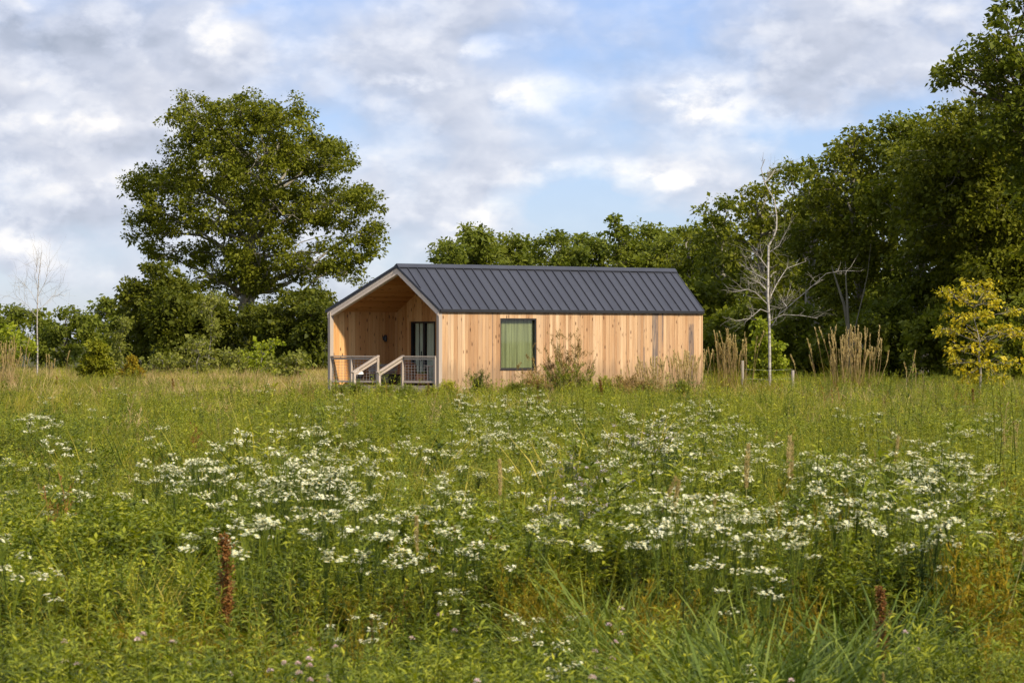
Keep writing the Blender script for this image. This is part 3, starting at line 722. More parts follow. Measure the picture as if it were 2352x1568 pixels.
for k in range(6):
    cx = -110 - k * 75
    tree('distant_tree', 'dark tree of the line going on past the left picture edge', 'trees past the left edge', (*at(cx, 800, 262)[:2], 0), dome(cx, 690 - 8 * (k % 3), 850, 52, 262, 2.2, 9, 400 + k, .45), .16, M['far_leaf'], M['bark'], .34, .75, 26, 1.4, 410 + k, .25)
LEFTG = 'tree line at the far left of the meadow'
for k, (cx, tp, hw, lab) in enumerate([(-30, 690, 60, 'dark round tree at the left picture edge'), (35, 700, 45, 'dark tree just left of the bare sapling'), (95, 712, 42, 'dark tree behind the bare sapling'), (150, 708, 42, 'dark tree just right of the bare sapling'), (200, 722, 38, 'low dark tree in the left tree line'), (248, 684, 40, 'tallest tree of the left tree line beside the oak shrubs'), (290, 715, 36, 'tree where the left tree line meets the oak')]):
    Z = 250 + 6 * (k % 3)
    tree('distant_tree', lab, LEFTG, (*at(cx, 800, Z)[:2], 0), dome(cx, tp, 850, hw, Z, 2.2, 9, 150 + k, .45), .16, M['far_leaf'], M['bark'], .25, .70, 44, 1.8, 160 + k, .25)
SHG = 'shrubs and small trees under the oak'
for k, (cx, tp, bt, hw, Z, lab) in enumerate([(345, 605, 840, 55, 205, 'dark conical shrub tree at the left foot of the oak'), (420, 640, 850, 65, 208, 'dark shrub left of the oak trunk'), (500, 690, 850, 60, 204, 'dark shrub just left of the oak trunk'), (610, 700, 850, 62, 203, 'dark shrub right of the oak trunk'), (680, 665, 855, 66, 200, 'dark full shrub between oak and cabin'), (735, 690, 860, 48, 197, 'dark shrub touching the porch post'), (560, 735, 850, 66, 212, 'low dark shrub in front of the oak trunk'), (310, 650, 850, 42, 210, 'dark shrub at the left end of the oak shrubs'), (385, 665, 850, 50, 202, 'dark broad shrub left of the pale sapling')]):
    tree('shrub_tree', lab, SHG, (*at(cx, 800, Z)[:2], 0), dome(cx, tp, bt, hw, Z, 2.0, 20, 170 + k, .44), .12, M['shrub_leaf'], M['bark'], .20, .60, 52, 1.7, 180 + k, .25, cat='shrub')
PALEG = 'pale young bushes in front of the oak shrubs'
for k, (cx, tp, bt, hw, Z, mt, lab) in enumerate([(20, 745, 850, 50, 160, 'bright_leaf', 'yellowish green bush at the left picture edge behind the reeds'), (478, 672, 800, 38, 185, 'pale_leaf', 'pale sparse sapling in front of the dark shrubs'), (283, 735, 850, 24, 175, 'pale_leaf', 'thin pale sapling left of the dark shrubs'), (455, 780, 865, 50, 165, 'pale_leaf', 'pale low bush under the pale sapling'), (600, 785, 865, 52, 165, 'bright_leaf', 'bright green low bush in front of the oak trunk'), (545, 800, 860, 34, 170, 'pale_leaf', 'small pale bush left of the bright bush'), (660, 815, 870, 40, 160, 'pale_leaf', 'low greyish bush near the porch'), (370, 815, 865, 42, 170, 'pale_leaf', 'low pale bush right of the juniper')]):
    tree('bush', lab, PALEG, (*at(cx, 800, Z)[:2], 0), dome(cx, tp, bt, hw, Z, .9, 8, 190 + k, .36), .05, M[mt], M['twig'], .15, .40, 22, 1.0, 200 + k, .25, cat='bush')
# juniper
jl = [(220, 795, 14, 16), (220, 815, 20, 16), (214, 832, 26, 16), (228, 835, 26, 16), (208, 852, 28, 18), (234, 854, 28, 18), (220, 868, 36, 16)]
tree('juniper', 'small yellowish green cone shaped juniper at left in the meadow', None, (*at(220, 800, 150)[:2], 0), px_lobes(jl, 150, .6, 211), .05, M['juniper'], M['bark'], .12, .26, 60, 2.2, 212, .2, cat='shrub', up=.2)
jl = [(x + 82, 820 + (y - 820) * .55 + 20, rx * .55, ry * .6) for x, y, rx, ry in jl]
tree('bush', 'small russet bush just right of the juniper', None, (*at(314, 830, 152)[:2], 0), px_lobes(jl, 152, .4, 213), .03, M['gold'], M['twig'], .10, .24, 40, 1.6, 214, .2, cat='bush')
# yellow maple sapling
yl = [(2230, 655, 30, 16), (2265, 662, 30, 18), (2175, 672, 20, 12), (2215, 690, 36, 18), (2270, 695, 34, 18), (2195, 725, 36, 16), (2250, 728, 42, 18), (2330, 712, 24, 10), (2165, 755, 24, 12), (2225, 760, 44, 18), (2290, 762, 36, 16), (2205, 795, 44, 16), (2265, 800, 40, 16), (2325, 760, 26, 12), (2200, 830, 36, 14), (2255, 840, 40, 16), (2320, 832, 34, 12), (2225, 868, 40, 14), (2290, 866, 30, 12), (2345, 770, 26, 14)]
tree('maple_sapling', 'golden yellow leaved maple sapling in front of the dark wood', None, (*at(2252, 800, 118)[:2], 0), px_lobes(yl, 118, .9, 221), .045, M['yellow_leaf'], M['twig'], .12, .28, 20, .85, 222, .3, cat='tree', up=.9)
bl = [(1748, 745, 10, 12), (1750, 770, 16, 14), (1745, 795, 18, 14), (1765, 800, 16, 14), (1750, 820, 24, 14), (1772, 832, 20, 14), (1745, 848, 22, 14), (1762, 862, 26, 14), (1752, 880, 24, 12)]
tree('bush', 'bright green leafy bush wrapped round the foot of the white birch', None, (*at(1756, 830, 128)[:2], 0), px_lobes([(1760 + (x - 1756) * 1.5, y, rx * 1.3, ry * 1.1) for x, y, rx, ry in bl], 127.6, .45, 231), .03, M['bright_leaf'], M['twig'], .11, .24, 34, 1.5, 232, .25, cat='bush')

# bare birches: traced trunk and limbs with real depth, twigs grown from them
def bare_tree(name, label, Z, trunk_px, limbs_px, r0, seed, mat, twig_n, twig_l):
    g = np.random.default_rng(seed)
    base = at(*trunk_px[0], Z); base[2] = 0
    root = tag(empty(name, base), label, 'tree')
    T = np.array([at(x, y, Z) for x, y in trunk_px]); T[0, 2] = 0
    T[:, 1] += np.cumsum(g.normal(size=len(T)) * .05)
    w = MB(); w.tube(T - base, np.linspace(r0, .012, len(T)), 8)
    lm = w; tips = []
    for lp in limbs_px:
        P = np.array([at(x, y, Z) for x, y in lp]); k = np.argmin(np.linalg.norm(T[:, [0, 2]] - P[0, [0, 2]], axis=1)); P[:, 1] = T[k, 1]
        dd = g.choice([-1, 1]) * g.uniform(.15, .6); P[:, 1] += dd * np.linalg.norm(P - P[0], axis=1)
        lm.tube(P - base, np.linspace(r0 * .34, .007, len(P)), 5); tips.append(P)
    tips.append(T[len(T) // 2:])
    lm.build('trunk', mat, root, True); tw = MB()
    for _ in range(twig_n):
        P = tips[g.integers(len(tips))]; k = g.integers(1, len(P)); a = P[k - 1] + (P[k] - P[k - 1]) * g.uniform()
        d = P[k] - P[k - 1]; d = d / np.linalg.norm(d) + g.normal(size=3) * .75 + [0, 0, .45]; d /= np.linalg.norm(d)
        ln = twig_l * g.uniform(.4, 1.2); b = a + d * ln
        q = smooth_line(a, b, 4, .06, g, -.05); tw.tube(q - base, np.linspace(.007, .003, 4), 3)
        for _ in range(3):
            s = q[g.integers(1, 4)]; e = s + (d + g.normal(size=3) * .7) * ln * .4; tw.tube(np.array([s, (s + e) / 2 + g.normal(size=3) * .02, e]) - base, [.0035, .003, .002], 3)
    tw.build('crown', M['twig'], root)
c4 = lambda x, y: (1531 + x * .4297, 306 + y * .4297)
bare_tree('birch_tree', 'bare dead birch with a white crooked trunk right of the cabin', 127,
          [(1768, 900)] + [c4(*p) for p in ((550, 1200), (548, 1000), (540, 870), (543, 700), (545, 600), (570, 560), (586, 510), (588, 450), (577, 360), (525, 265), (505, 190), (525, 140))],
          [[c4(*p) for p in l] for l in ([(558, 1035), (600, 965), (640, 930), (740, 840), (830, 755), (900, 742), (970, 742)], [(556, 870), (600, 790), (650, 720), (760, 680)], [(540, 915), (470, 850), (430, 835), (360, 850)], [(542, 725), (490, 660), (470, 640)], [(542, 790), (450, 735), (390, 690)],
            [(556, 1000), (620, 970), (720, 975), (800, 990)], [(545, 640), (600, 600), (640, 520)], [(640, 925), (620, 900), (650, 880)], [(548, 960), (500, 940), (440, 990), (380, 1000)], [(525, 265), (560, 230), (590, 180)], [(545, 850), (500, 800), (470, 790)])], .062, 5, M['birch'], 150, .65)
c3 = lambda x, y: (x * .4882, 153 + y * .4882)
bare_tree('bare_sapling', 'leafless slender sapling with upswept twigs in the far left meadow', 165,
          [(85, 880)] + [c3(*p) for p in ((175, 1330), (174, 1230), (176, 1120), (178, 1050), (180, 990), (188, 930), (190, 880))],
          [[c3(*p) for p in l] for l in ([(176, 1120), (140, 1060), (90, 1010)], [(178, 1080), (215, 1010), (230, 940)], [(178, 1150), (240, 1080), (290, 1070)], [(178, 1060), (160, 980), (165, 920)], [(175, 1180), (130, 1120), (80, 1080)])], .042, 6, M['birch'], 70, 1.2)

# ------------------------------------------------------------------ meadow plants: prototypes
def rnd_dir(k, up, g): 
    an = g.uniform(0, 2 * math.pi, k); return np.stack([np.cos(an), np.sin(an), np.full(k, up)], 1)
def disc(k, r, g):
    an = g.uniform(0, 2 * math.pi, k); q = r * np.sqrt(g.uniform(0, 1, k)); return np.stack([q * np.cos(an), q * np.sin(an), np.zeros(k)], 1)

def fine_grass(seed, h=.7, n=70, wd=.006, r=.16, mi=0):
    g = np.random.default_rng(seed); w = MB(); b = disc(n, r, g)
    d = b * 1.2 + np.stack([g.normal(size=n) * .22, g.normal(size=n) * .22, np.ones(n)], 1)
    blades(w, b, d, h * g.uniform(.45, 1.1, n), wd * g.uniform(.7, 1.4, n), g.uniform(.1, .8, n), mi, 3, g)
    return w
def forb(seed, h=.85, stems=6, nl=44, ll=.115, lw=.024, r=.17, mi=0, taper=.45, stemw=.0035, top=1):
    g = np.random.default_rng(seed); w = MB(); b = disc(stems, r, g)
    for s in range(stems):
        hh = h * g.uniform(.65, 1.08); tip = b[s] * 1.7 + [g.normal() * .05, g.normal() * .05, hh]
        P = smooth_line(b[s], tip, 5, .02, g); w.tube(P, np.linspace(stemw, stemw * .45, 5), 3, mi)
        t_ = np.sort(g.uniform(.12, 1.0, nl)); pos = np.stack([np.interp(t_ * 4, range(5), P[:, c]) for c in range(3)], 1)
        an = np.arange(nl) * 2.4 + g.uniform(0, 6); d = np.stack([np.cos(an), np.sin(an), g.uniform(.25, 1.1, nl)], 1)
        L_ = ll * (1 - taper * t_) * g.uniform(.7, 1.25, nl)
        dr = g.uniform(.1, .9, nl); up_ = t_ > .8
        for sel, mm in ((~up_, 0), (up_, top)): leaves(w, pos[sel], d[sel], L_[sel], (lw * L_ / ll)[sel], dr[sel], mm, None, g)
    return w
def feathery(seed, h=.7, stems=7, mi=0):
    """fine-branched upright plumes"""
    g = np.random.default_rng(seed); w = MB(); b = disc(stems, .14, g)
    for s in range(stems):
        hh = h * g.uniform(.6, 1.05); tip = b[s] * 1.6 + [g.normal() * .06, g.normal() * .06, hh]
        P = smooth_line(b[s], tip, 5, .03, g); w.tube(P, np.linspace(.004, .0015, 5), 3, mi)
        for k in range(12):
            t_ = g.uniform(.35, 1); a = np.array([np.interp(t_ * 4, range(5), P[:, c]) for c in range(3)]); an = g.uniform(0, 6.3); L_ = (1.15 - t_) * .26 * g.uniform(.6, 1.2)
            d = np.array([math.cos(an) * .6, math.sin(an) * .6, .8]); n = 9
            pos = a + d * L_ * np.linspace(.1, 1, n)[:, None]
            leaves(w, pos, d + g.normal(size=(n, 3)) * .6, .028, .007, .1, mi, None, g)
            w.tube([a, a + d * L_], [.0015, .0008], 3, mi)
    return w
def flowers(w, pos, size, mp, me, g):
    """small daisies: ring of petals with a domed eye"""
    for p in pos:
        n = 10; an = np.arange(n) * 2 * math.pi / n + g.uniform(0, 1); tilt = g.normal(size=2) * .35; sz = size * g.uniform(.75, 1.25)
        d = np.stack([np.cos(an), np.sin(an), .12 + np.cos(an) * tilt[0] + np.sin(an) * tilt[1]], 1)
        leaves(w, np.tile(p, (n, 1)), d, sz / 2, sz * .34, .15, mp, 0.0, g)
        e = sz * .16; w.add([p + [e, 0, .002], p + [0, e, .002], p + [-e, 0, .002], p + [0, -e, .002], p + [0, 0, e * .7]], [[0, 1, 4], [1, 2, 4], [2, 3, 4], [3, 0, 4]], None, me)
def fleabane(seed, h=.9, stems=4, heads=13, size=.035):
    """returns (green part, flower part)"""
    g = np.random.default_rng(seed); w = MB(); fl = MB(); b = disc(stems, .11, g)
    for s in range(stems):
        hh = h * g.uniform(.75, 1.05); tip = b[s] * 2.0 + [g.normal() * .05, g.normal() * .05, hh * .84]
        P = smooth_line(b[s], tip, 5, .02, g); w.tube(P, np.linspace(.0045, .0025, 5), 4)
        nl = 30; t_ = g.uniform(.08, 1, nl); pos = np.stack([np.interp(t_ * 4, range(5), P[:, c]) for c in range(3)], 1)
        an = np.arange(nl) * 2.4; d = np.stack([np.cos(an), np.sin(an), g.uniform(.2, .9, nl)], 1)
        leaves(w, pos, d, .085 * (1.1 - .6 * t_), .018 * (1.1 - .6 * t_), .5, 0, None, g)
        nh = int(heads * g.uniform(.6, 1.3)); q = disc(nh, .058, g); fp = []
        for k in range(nh):
            e = tip + q[k] + [0, 0, hh * .16 * g.uniform(.75, 1.05)]; j = P[3] + (P[4] - P[3]) * g.uniform(.2, 1)
            w.tube([j, (j + e) / 2 + [0, 0, -.01], e], [.002, .0016, .0013], 3); fp.append(e)
        flowers(fl, np.array(fp), size, 0, 1, g)
    return w, fl
def clover_plant(seed, heads=5, size=.026):
    g = np.random.default_rng(seed); w = MB(); fl = MB(); n = 60
    b = disc(n, .2, g); hh = g.uniform(.08, .32, n); pos = b + np.stack([0 * hh, 0 * hh, hh], 1)
    for k in range(3):
        an = k * 2.094 + g.uniform(0, 6, n); leaves(w, pos, np.stack([np.cos(an), np.sin(an), g.uniform(.0, .4, n)], 1), .038, .026, .1, 0, 0.0, g)
    for k in range(0, n, 3): w.tube([b[k] * .6, pos[k]], [.002, .0015], 3)
    q = disc(heads, .17, g)
    for k in range(heads):
        e = q[k] + [0, 0, g.uniform(.28, .46)]; w.tube([q[k] * .5, e], [.002, .0016], 3)
        m = 60; dd = sph(m, g); dd[:, 2] = np.abs(dd[:, 2]) * 1.1 - .25
        leaves(fl, e + dd * size * .35, dd + [0, 0, .3], size * .42, size * .16, 0, 0, None, g)
    return w, fl
def plume_stalk(seed, h=1.3, head=.36, w_=.022):
    """tall grass stalk ending in a tan seed head"""
    g = np.random.default_rng(seed); st = MB(); hd = MB()
    tip = np.array([g.normal() * .08, g.normal() * .08, h]); P = smooth_line((0, 0, 0), tip, 9, .015, g)
    st.tube(P, np.linspace(.0042, .002, 9), 4)
    nl = 4; t_ = g.uniform(.1, .6, nl); pos = np.stack([np.interp(t_ * 8, range(9), P[:, c]) for c in range(3)], 1)
    blades(st, pos, rnd_dir(nl, 1.5, g), .3, .011, .9, 0, 3, g)
    n = 330; t2 = 1 - head / h * g.uniform(0, 1, n); ax = np.stack([np.interp(t2 * 8, range(9), P[:, c]) for c in range(3)], 1)
    prof = np.sin(np.clip((1 - t2) * h / head, .02, 1) * math.pi * .94 + .1) ** .6
    d = rnd_dir(n, 1.6, g); leaves(hd, ax + d * [1, 1, 0] * (w_ * .45 * prof)[:, None], d, .032, .008, 0, 0, None, g)
    return st, hd
def dock(seed, h=.85):
    g = np.random.default_rng(seed); gr = MB(); hd = MB()
    st = 1
    for s in range(st):
        tip = np.array([g.normal() * .04, g.normal() * .04, h * (1 - .18 * s)]); P = smooth_line((.02 * s, 0, 0), tip, 7, .012, g); gr.tube(P, np.linspace(.007, .003, 7), 5, 1)
        for k in range(24):
            t_ = g.uniform(.36, 1); a = np.array([np.interp(t_ * 6, range(7), P[:, c]) for c in range(3)]); an = g.uniform(0, 6.3); ln = (1.08 - t_) * .24 + .02
            dv = np.array([math.cos(an) * .42, math.sin(an) * .42, .9]); n = 60; q = a + dv * ln * g.uniform(0, 1, n)[:, None] + g.normal(size=(n, 3)) * .014
            leaves(hd, q, sph(n, g), .018, .015, .0, 0, None, g)
    nl = 9; an = g.uniform(0, 6.3, nl); leaves(gr, np.stack([np.zeros(nl), np.zeros(nl), g.uniform(.03, .3, nl)], 1), np.stack([np.cos(an), np.sin(an), np.full(nl, .9)], 1), .26, .05, .8, 0, None, g)
    return gr, hd
def broad_tuft(seed, n=70, h=.7, wd=.017, r=.2):
    g = np.random.default_rng(seed); w = MB(); b = disc(n, r, g)
    d = b * 2.6 + np.stack([g.normal(size=n) * .25, g.normal(size=n) * .25, np.ones(n)], 1)
    blades(w, b, d, h * g.uniform(.5, 1.15, n), wd * g.uniform(.6, 1.3, n), g.uniform(.15, .95, n), 0, 4, g)
    return w

# prototypes used for the uncountable mass of grass and leaves (never linked to the scene itself)
PC = bpy.data.collections.new('meadow_sources')
protos = []
def proto(w, mats):
    k = len(protos); me = w.mesh('meadow_source', mats); o = bpy.data.objects.new('m%03d' % k, me); PC.objects.link(o); protos.append(o); return k
FINE = [proto(fine_grass(300 + k), [M['grass']]) for k in range(3)]
FORB = [proto(forb(310 + k, stems=5 + k % 3, ll=.10 + .015 * k, lw=.020 + .005 * k), [M['forb'], M['forb_mid']]) for k in range(4)]
FRONT = [proto(forb(315 + k, h=.46 + .10 * (k % 2), stems=7, nl=30 + 4 * k, ll=.075 + .012 * k, lw=.012 + .003 * k, r=.19, taper=.4), [M[('forb', 'low', 'low', 'forb')[k]], M['forb_mid']]) for k in range(4)]
BUSH = [proto(forb(600 + k, h=.82, stems=8, nl=58, ll=.125, lw=.032 + .006 * k, r=.22, taper=.3), [M[('forb', 'low', 'forb')[k]], M['forb_mid']]) for k in range(3)]
DEAD = [proto(feathery(610 + k, .8, 3), [M[('dry', 'rust')[k]]]) for k in range(2)]
BLADE = [proto(fine_grass(620 + k, .85, 40, .013, .2), [M[('grass', 'blade')[k]]]) for k in range(2)]
FORL = [proto(forb(320 + k, .95, 5, 52, .09, .016), [M[('forb_lite', 'forb', 'forb_mid')[k]], M['forb_lite']]) for k in range(3)]
BROAD = [proto(broad_tuft(330 + k, 34), [M['blade']]) for k in range(2)]
DRY = [proto(fine_grass(340 + k, .8, 46, .005, .2), [M['dry']]) for k in range(2)]
GOLD = [proto(feathery(350 + k), [M['gold']]) for k in range(2)]
def both(p, mats):
    a, b = p; a.v += b.v; a.t += [x + a.n for x in b.t]; a.q += [x + a.n for x in b.q]; a.tm += [x + 1 for x in b.tm]; a.qm += [x + 1 for x in b.qm]; a.n += b.n; return proto(a, mats)
LOW = [proto(clover_plant(360 + k, 0)[0], [M['low']]) for k in range(2)]
FARG_ = [proto(fine_grass(370 + k, .75, 110, .013, .45), [M['grass']]) for k in range(2)]
FARF = [proto(forb(380 + k, (.75, .95, .65)[k], (12, 7, 14)[k], 22, .125, .034, (.42, .25, .5)[k], stemw=.006), [M[('forb', 'forb_lite', 'forb')[k]], M['forb_mid']]) for k in range(3)]
FARD = [proto(fine_grass(390 + k, .8, 80, .012, .45), [M['dry']]) for k in range(2)]
FLEA = [both(fleabane(400 + k), [M['low'], M['petal'], M['eye']]) for k in range(3)]

def vnoise(x, y, s, seed):
    """smooth value noise for patches"""
    x = np.asarray(x) / s; y = np.asarray(y) / s; xi = np.floor(x).astype(int); yi = np.floor(y).astype(int); fx = x - xi; fy = y - yi
    fx = fx * fx * (3 - 2 * fx); fy = fy * fy * (3 - 2 * fy)
    hsh = lambda a, b: (np.sin(a * 127.1 + b * 311.7 + seed * 74.7) * 43758.5453) % 1.0
    return (hsh(xi, yi) * (1 - fx) + hsh(xi + 1, yi) * fx) * (1 - fy) + (hsh(xi, yi + 1) * (1 - fx) + hsh(xi + 1, yi + 1) * fx) * fy

def in_house(x, y, pad=.1):
    dx, dy = x + 2.515, y - 110.0; u = dx * math.cos(A) + dy * math.sin(A); v = -dx * math.sin(A) + dy * math.cos(A)
    body = (v > -pad) & (v < VL + pad) & (u > MC * v - pad) & (u < L + pad)
    steps = (v > 1.35) & (v < 2.45) & (u > MC * v - 1.0) & (u < 0)
    return body | steps

def hscale(x, z):
    low = np.clip((z - 20.3) / 2.2, 0, 1)
    h = .46 + .50 * low
    h = np.where(z > 42, np.interp(z, [42, 60, 90, 100, 112, 170], [.94, .86, .78, .74, .76, .78]), h)
    return h * (.44 + .50 * vnoise(x, z, .9, 3) + .34 * vnoise(x, z, 2.6, 13))

pts, idx, scl, rot = [], [], [], []
def scatter(r0, r1, dens, half, kind, g):
    wide = half * r1 + 5.0
    n = int(dens * 2 * wide * (r1 - r0) * .5)
    x, z = g.uniform(-wide, wide, n), g.uniform(r0, r1, n)
    ok = np.abs(x) < half * z + 5.0; x, z = x[ok], z[ok]; n = len(x)
    ok = ~in_house(x, z) & ~((np.abs(z - 20.5) < 1.7) & (g.uniform(0, 1, n) < .82) & (vnoise(x, z, 1.1, 31) > .30)); x, z = x[ok], z[ok]; n = len(x)
    if kind == 'near':
        pq = XC + F * x / z
        clear = ((pq > 1600) & (pq < 2100) & (z > 16.5) & (z < 21.5)) | ((pq > 1290) & (pq < 1590) & (z > 18.2) & (z < 22.5))
        ok = ~(clear & (g.uniform(0, 1, n) < .72)); x, z = x[ok], z[ok]; n = len(x)
    p1, p2, p3 = vnoise(x, z, 1.3, 5), vnoise(x, z, 3.1, 8), vnoise(x, z, 7.0, 9)
    u = g.uniform(0, 1, n); px = XC + F * x / z
    if kind == 'near':
        ch = np.where(u < .46, 0, np.where(u < .72, 1, np.where(u < .90, 2, np.where(u < .94, 3, np.where(u < .965, 4, 5)))))
        ch = np.where((p1 > .66) & (u < .6), 1, ch); ch = np.where((p2 > .64) & (u < .5), 2, ch)
        front = z < 21
        v_ = g.uniform(0, 1, n); ch = np.where(front, np.where(v_ < .22, 6, np.where(v_ < .70, 7, np.where(v_ < .82, 3, np.where(v_ < .84, 2, np.where(v_ < .88, 1, 0))))), ch)
        yel = ((px < 760) | (px > 2080)) & (p1 > .58) & (z < 22); ch = np.where(yel & (u < .12), 5, ch)
        gold_r = (px > 2220) & (z < 32); ch = np.where(gold_r & (u < .26), 5, ch)
        ch = np.where(~front & (p2 < .46) & (u < .75), 8, ch); ch = np.where(~front & (p2 > .62) & (u > .30), 9, ch); ch = np.where(g.uniform(0, 1, n) < .012, 10, ch)
        ch = np.where((px < 600) & (z > 21.6) & (z < 37) & (u < .7), 8, ch); ch = np.where((px > 1400) & (px < 2250) & (z > 21.6) & (z < 34) & (u < .5), 0, ch); ch = np.where((z < 30) & (ch == 2) & (g.uniform(0, 1, n) < .6), 0, ch)
        tab = [FORB, FORL, FINE, BROAD, DRY, GOLD, LOW, FRONT, BUSH, BLADE, DEAD]
    elif kind == 'mid':
        ch = np.where(u < .28, 0, np.where(u < .58, 1, np.where(u < .93, 2, 3)))
        ch = np.where((p2 > .6) & (u < .7), 1, ch); ch = np.where((p1 > .68) & (u < .5), 0, ch)
        ch = np.where((px > 2250) & (z < 36) & (u < .22), 4, ch)
        ch = np.where((p2 < .44) & (u < .6), 5, ch); ch = np.where((p3 > .55) & (u > .45), 6, ch); ch = np.where(g.uniform(0, 1, n) < .02, 7, ch)
        tab = [FORB, FORL, FINE, DRY, GOLD, BUSH, BLADE, DEAD]
    else:
        dryp = np.where(px < 900, .10 + .60 * np.clip((z - 88) / 25, 0, 1), .12) + np.where((px > 1600) & (z > 100), .12, 0)
        ch = np.where(u < dryp, 2, np.where(u < dryp + .26, 0, 1)); ch = np.where((p2 > .55) & (u > .25), 1, ch); ch = np.where((p3 < .36) & (u > .3), 0, ch)
        ch = np.where(g.uniform(0, 1, n) < .06, 3, ch)
        tab = [FARG_, FARF, FARD, DEAD]
    fl = np.zeros(n, int)
    for k, t_ in enumerate(tab):
        s = ch == k; fl[s] = np.array(t_)[g.integers(0, len(t_), s.sum())]
    sc = hscale(x, z) * g.uniform(.75, 1.2, n)
    sc = np.where(g.uniform(0, 1, n) < np.where(z > 48, .10, .04), sc * g.uniform(1.3, 1.75, n), sc)
    if kind == 'near': sc = np.where(ch == 8, np.minimum(sc * .85, .98), sc)
    if kind == 'mid': sc = np.where(ch == 5, np.minimum(sc * .85, .95), sc)
    if kind == 'near': sc = np.where((ch == 7) | (ch == 6), g.uniform(.7, 1.25, n), sc)
    pts.append(np.stack([x, z, gz(x, z) - .02], 1)); idx.append(fl); scl.append(sc); rot.append(np.stack([g.normal(size=n) * .09, g.normal(size=n) * .09, g.uniform(0, 6.28, n)], 1))
def gold_blobs(g):
    for (bx, by, rx, ry, k, h) in [(255, 1420, 60, 60, 30, .42), (400, 1400, 50, 40, 16, .45), (570, 1450, 60, 50, 22, .40), (300, 1500, 110, 40, 22, .36), (1200, 1260, 35, 60, 16, .62), (2300, 1250, 60, 60, 13, .75), (2310, 1400, 70, 70, 14, .5), (2120, 1230, 30, 30, 6, .7), (1500, 1320, 30, 30, 5, .6), (1010, 1480, 60, 30, 8, .38), (690, 1540, 120, 20, 14, .34), (1830, 1330, 50, 30, 7, .55), (870, 1330, 30, 30, 5, .5)]:
        for _ in range(k):
            hh = h * g.uniform(.7, 1.25); x, z = onground(bx + g.normal() * rx * .6, by + g.normal() * ry * .5, hh)
            pts.append(np.array([[x, z, gz(x, z) - .02]])); idx.append(np.array([GOLD[g.integers(2)]])); scl.append(np.array([hh / .68])); rot.append(np.array([[g.normal() * .1, g.normal() * .1, g.uniform(0, 6.28)]]))
gold_blobs(rng)
scatter(8, 32, 92, .20, 'near', rng)
scatter(32, 75, 44, .20, 'mid', rng)
scatter(75, 190, 11.2, .24, 'far', rng)

def instancer(name, P, I, S, Ro, mat=None):
    me = bpy.data.meshes.new(name); me.vertices.add(len(P)); me.vertices.foreach_set('co', np.asarray(P, np.float32).ravel())
    a = me.attributes.new('pick', 'INT', 'POINT'); a.data.foreach_set('value', np.asarray(I, np.int32))
    a = me.attributes.new('size', 'FLOAT', 'POINT'); a.data.foreach_set('value', np.asarray(S, np.float32))
    a = me.attributes.new('turn', 'FLOAT_VECTOR', 'POINT'); a.data.foreach_set('vector', np.asarray(Ro, np.float32).ravel())
    o = bpy.data.objects.new(name, me); COL.objects.link(o)
    ng = bpy.data.node_groups.new(name, 'GeometryNodeTree')
    ng.interface.new_socket('Geometry', in_out='INPUT', socket_type='NodeSocketGeometry'); ng.interface.new_socket('Geometry', in_out='OUTPUT', socket_type='NodeSocketGeometry')
    nd = lambda t_: ng.nodes.new(t_)
    gi, go, ip, ci = nd('NodeGroupInput'), nd('NodeGroupOutput'), nd('GeometryNodeInstanceOnPoints'), nd('GeometryNodeCollectionInfo')
    ci.inputs['Collection'].default_value = PC; ci.inputs['Separate Children'].default_value = True; ci.inputs['Reset Children'].default_value = True
    def na(nm, dt):
        n_ = nd('GeometryNodeInputNamedAttribute'); n_.data_type = dt; n_.inputs['Name'].default_value = nm; return n_.outputs['Attribute']
    l = ng.links.new
    mp = nd('GeometryNodeMeshToPoints'); l(gi.outputs[0], mp.inputs[0]); l(mp.outputs[0], ip.inputs['Points'])
    l(ci.outputs[0], ip.inputs['Instance']); ip.inputs['Pick Instance'].default_value = True
    l(na('pick', 'INT'), ip.inputs['Instance Index']); l(na('size', 'FLOAT'), ip.inputs['Scale'])
    l(na('turn', 'FLOAT_VECTOR'), ip.inputs['Rotation']); l(ip.outputs[0], go.inputs[0])
    md = o.modifiers.new('scatter', 'NODES'); md.node_group = ng
    return o
tag(instancer('meadow_grass', np.concatenate(pts), np.concatenate(idx), np.concatenate(scl), np.concatenate(rot)), 'tall green and tan meadow grass and leafy weeds covering the field', 'grass', kind='stuff')

# ------------------------------------------------------------------ flowering plants one can tell apart, then the mass of far ones
def pair(name, parts, mats, names, label, cat, group):
    root = tag(empty(name, (0, 0, 0)), label, cat, group)
    for w_, m_, n_ in zip(parts, mats, names): w_.build(n_, m_, root)
    return root
flea0 = [pair('fleabane', fleabane(500 + k, .92, 4, 13), (M['low'], [M['petal'], M['eye']]), ('stems', 'blossoms'), 'x', 'wildflower', 'x') for k in range(4)]
asters0 = [pair('aster', fleabane(520 + k, .85, 4, 8, .036), (M['forb'], [M['lilac'], M['eye']]), ('stems', 'blossoms'), 'x', 'wildflower', 'x') for k in range(2)]
used = set()
def put(src, x, z, sc, label, group, rz=None, tilt=None):
    """first use moves the source itself, then copies"""
    o = src[random.randrange(len(src))]; rz = random.uniform(0, 6.28) if rz is None else rz
    tilt = (random.gauss(0, .06), random.gauss(0, .06)) if tilt is None else tilt
    loc = (x, z, float(gz(x, z)) - .02)
    if o.name not in used:
        used.add(o.name); o.location = loc; o.rotation_euler = (tilt[0], tilt[1], rz); o.scale = (sc,) * 3; o['label'] = label; o['group'] = group; return o
    return dup(o, loc, rz, sc, label, group, tilt)
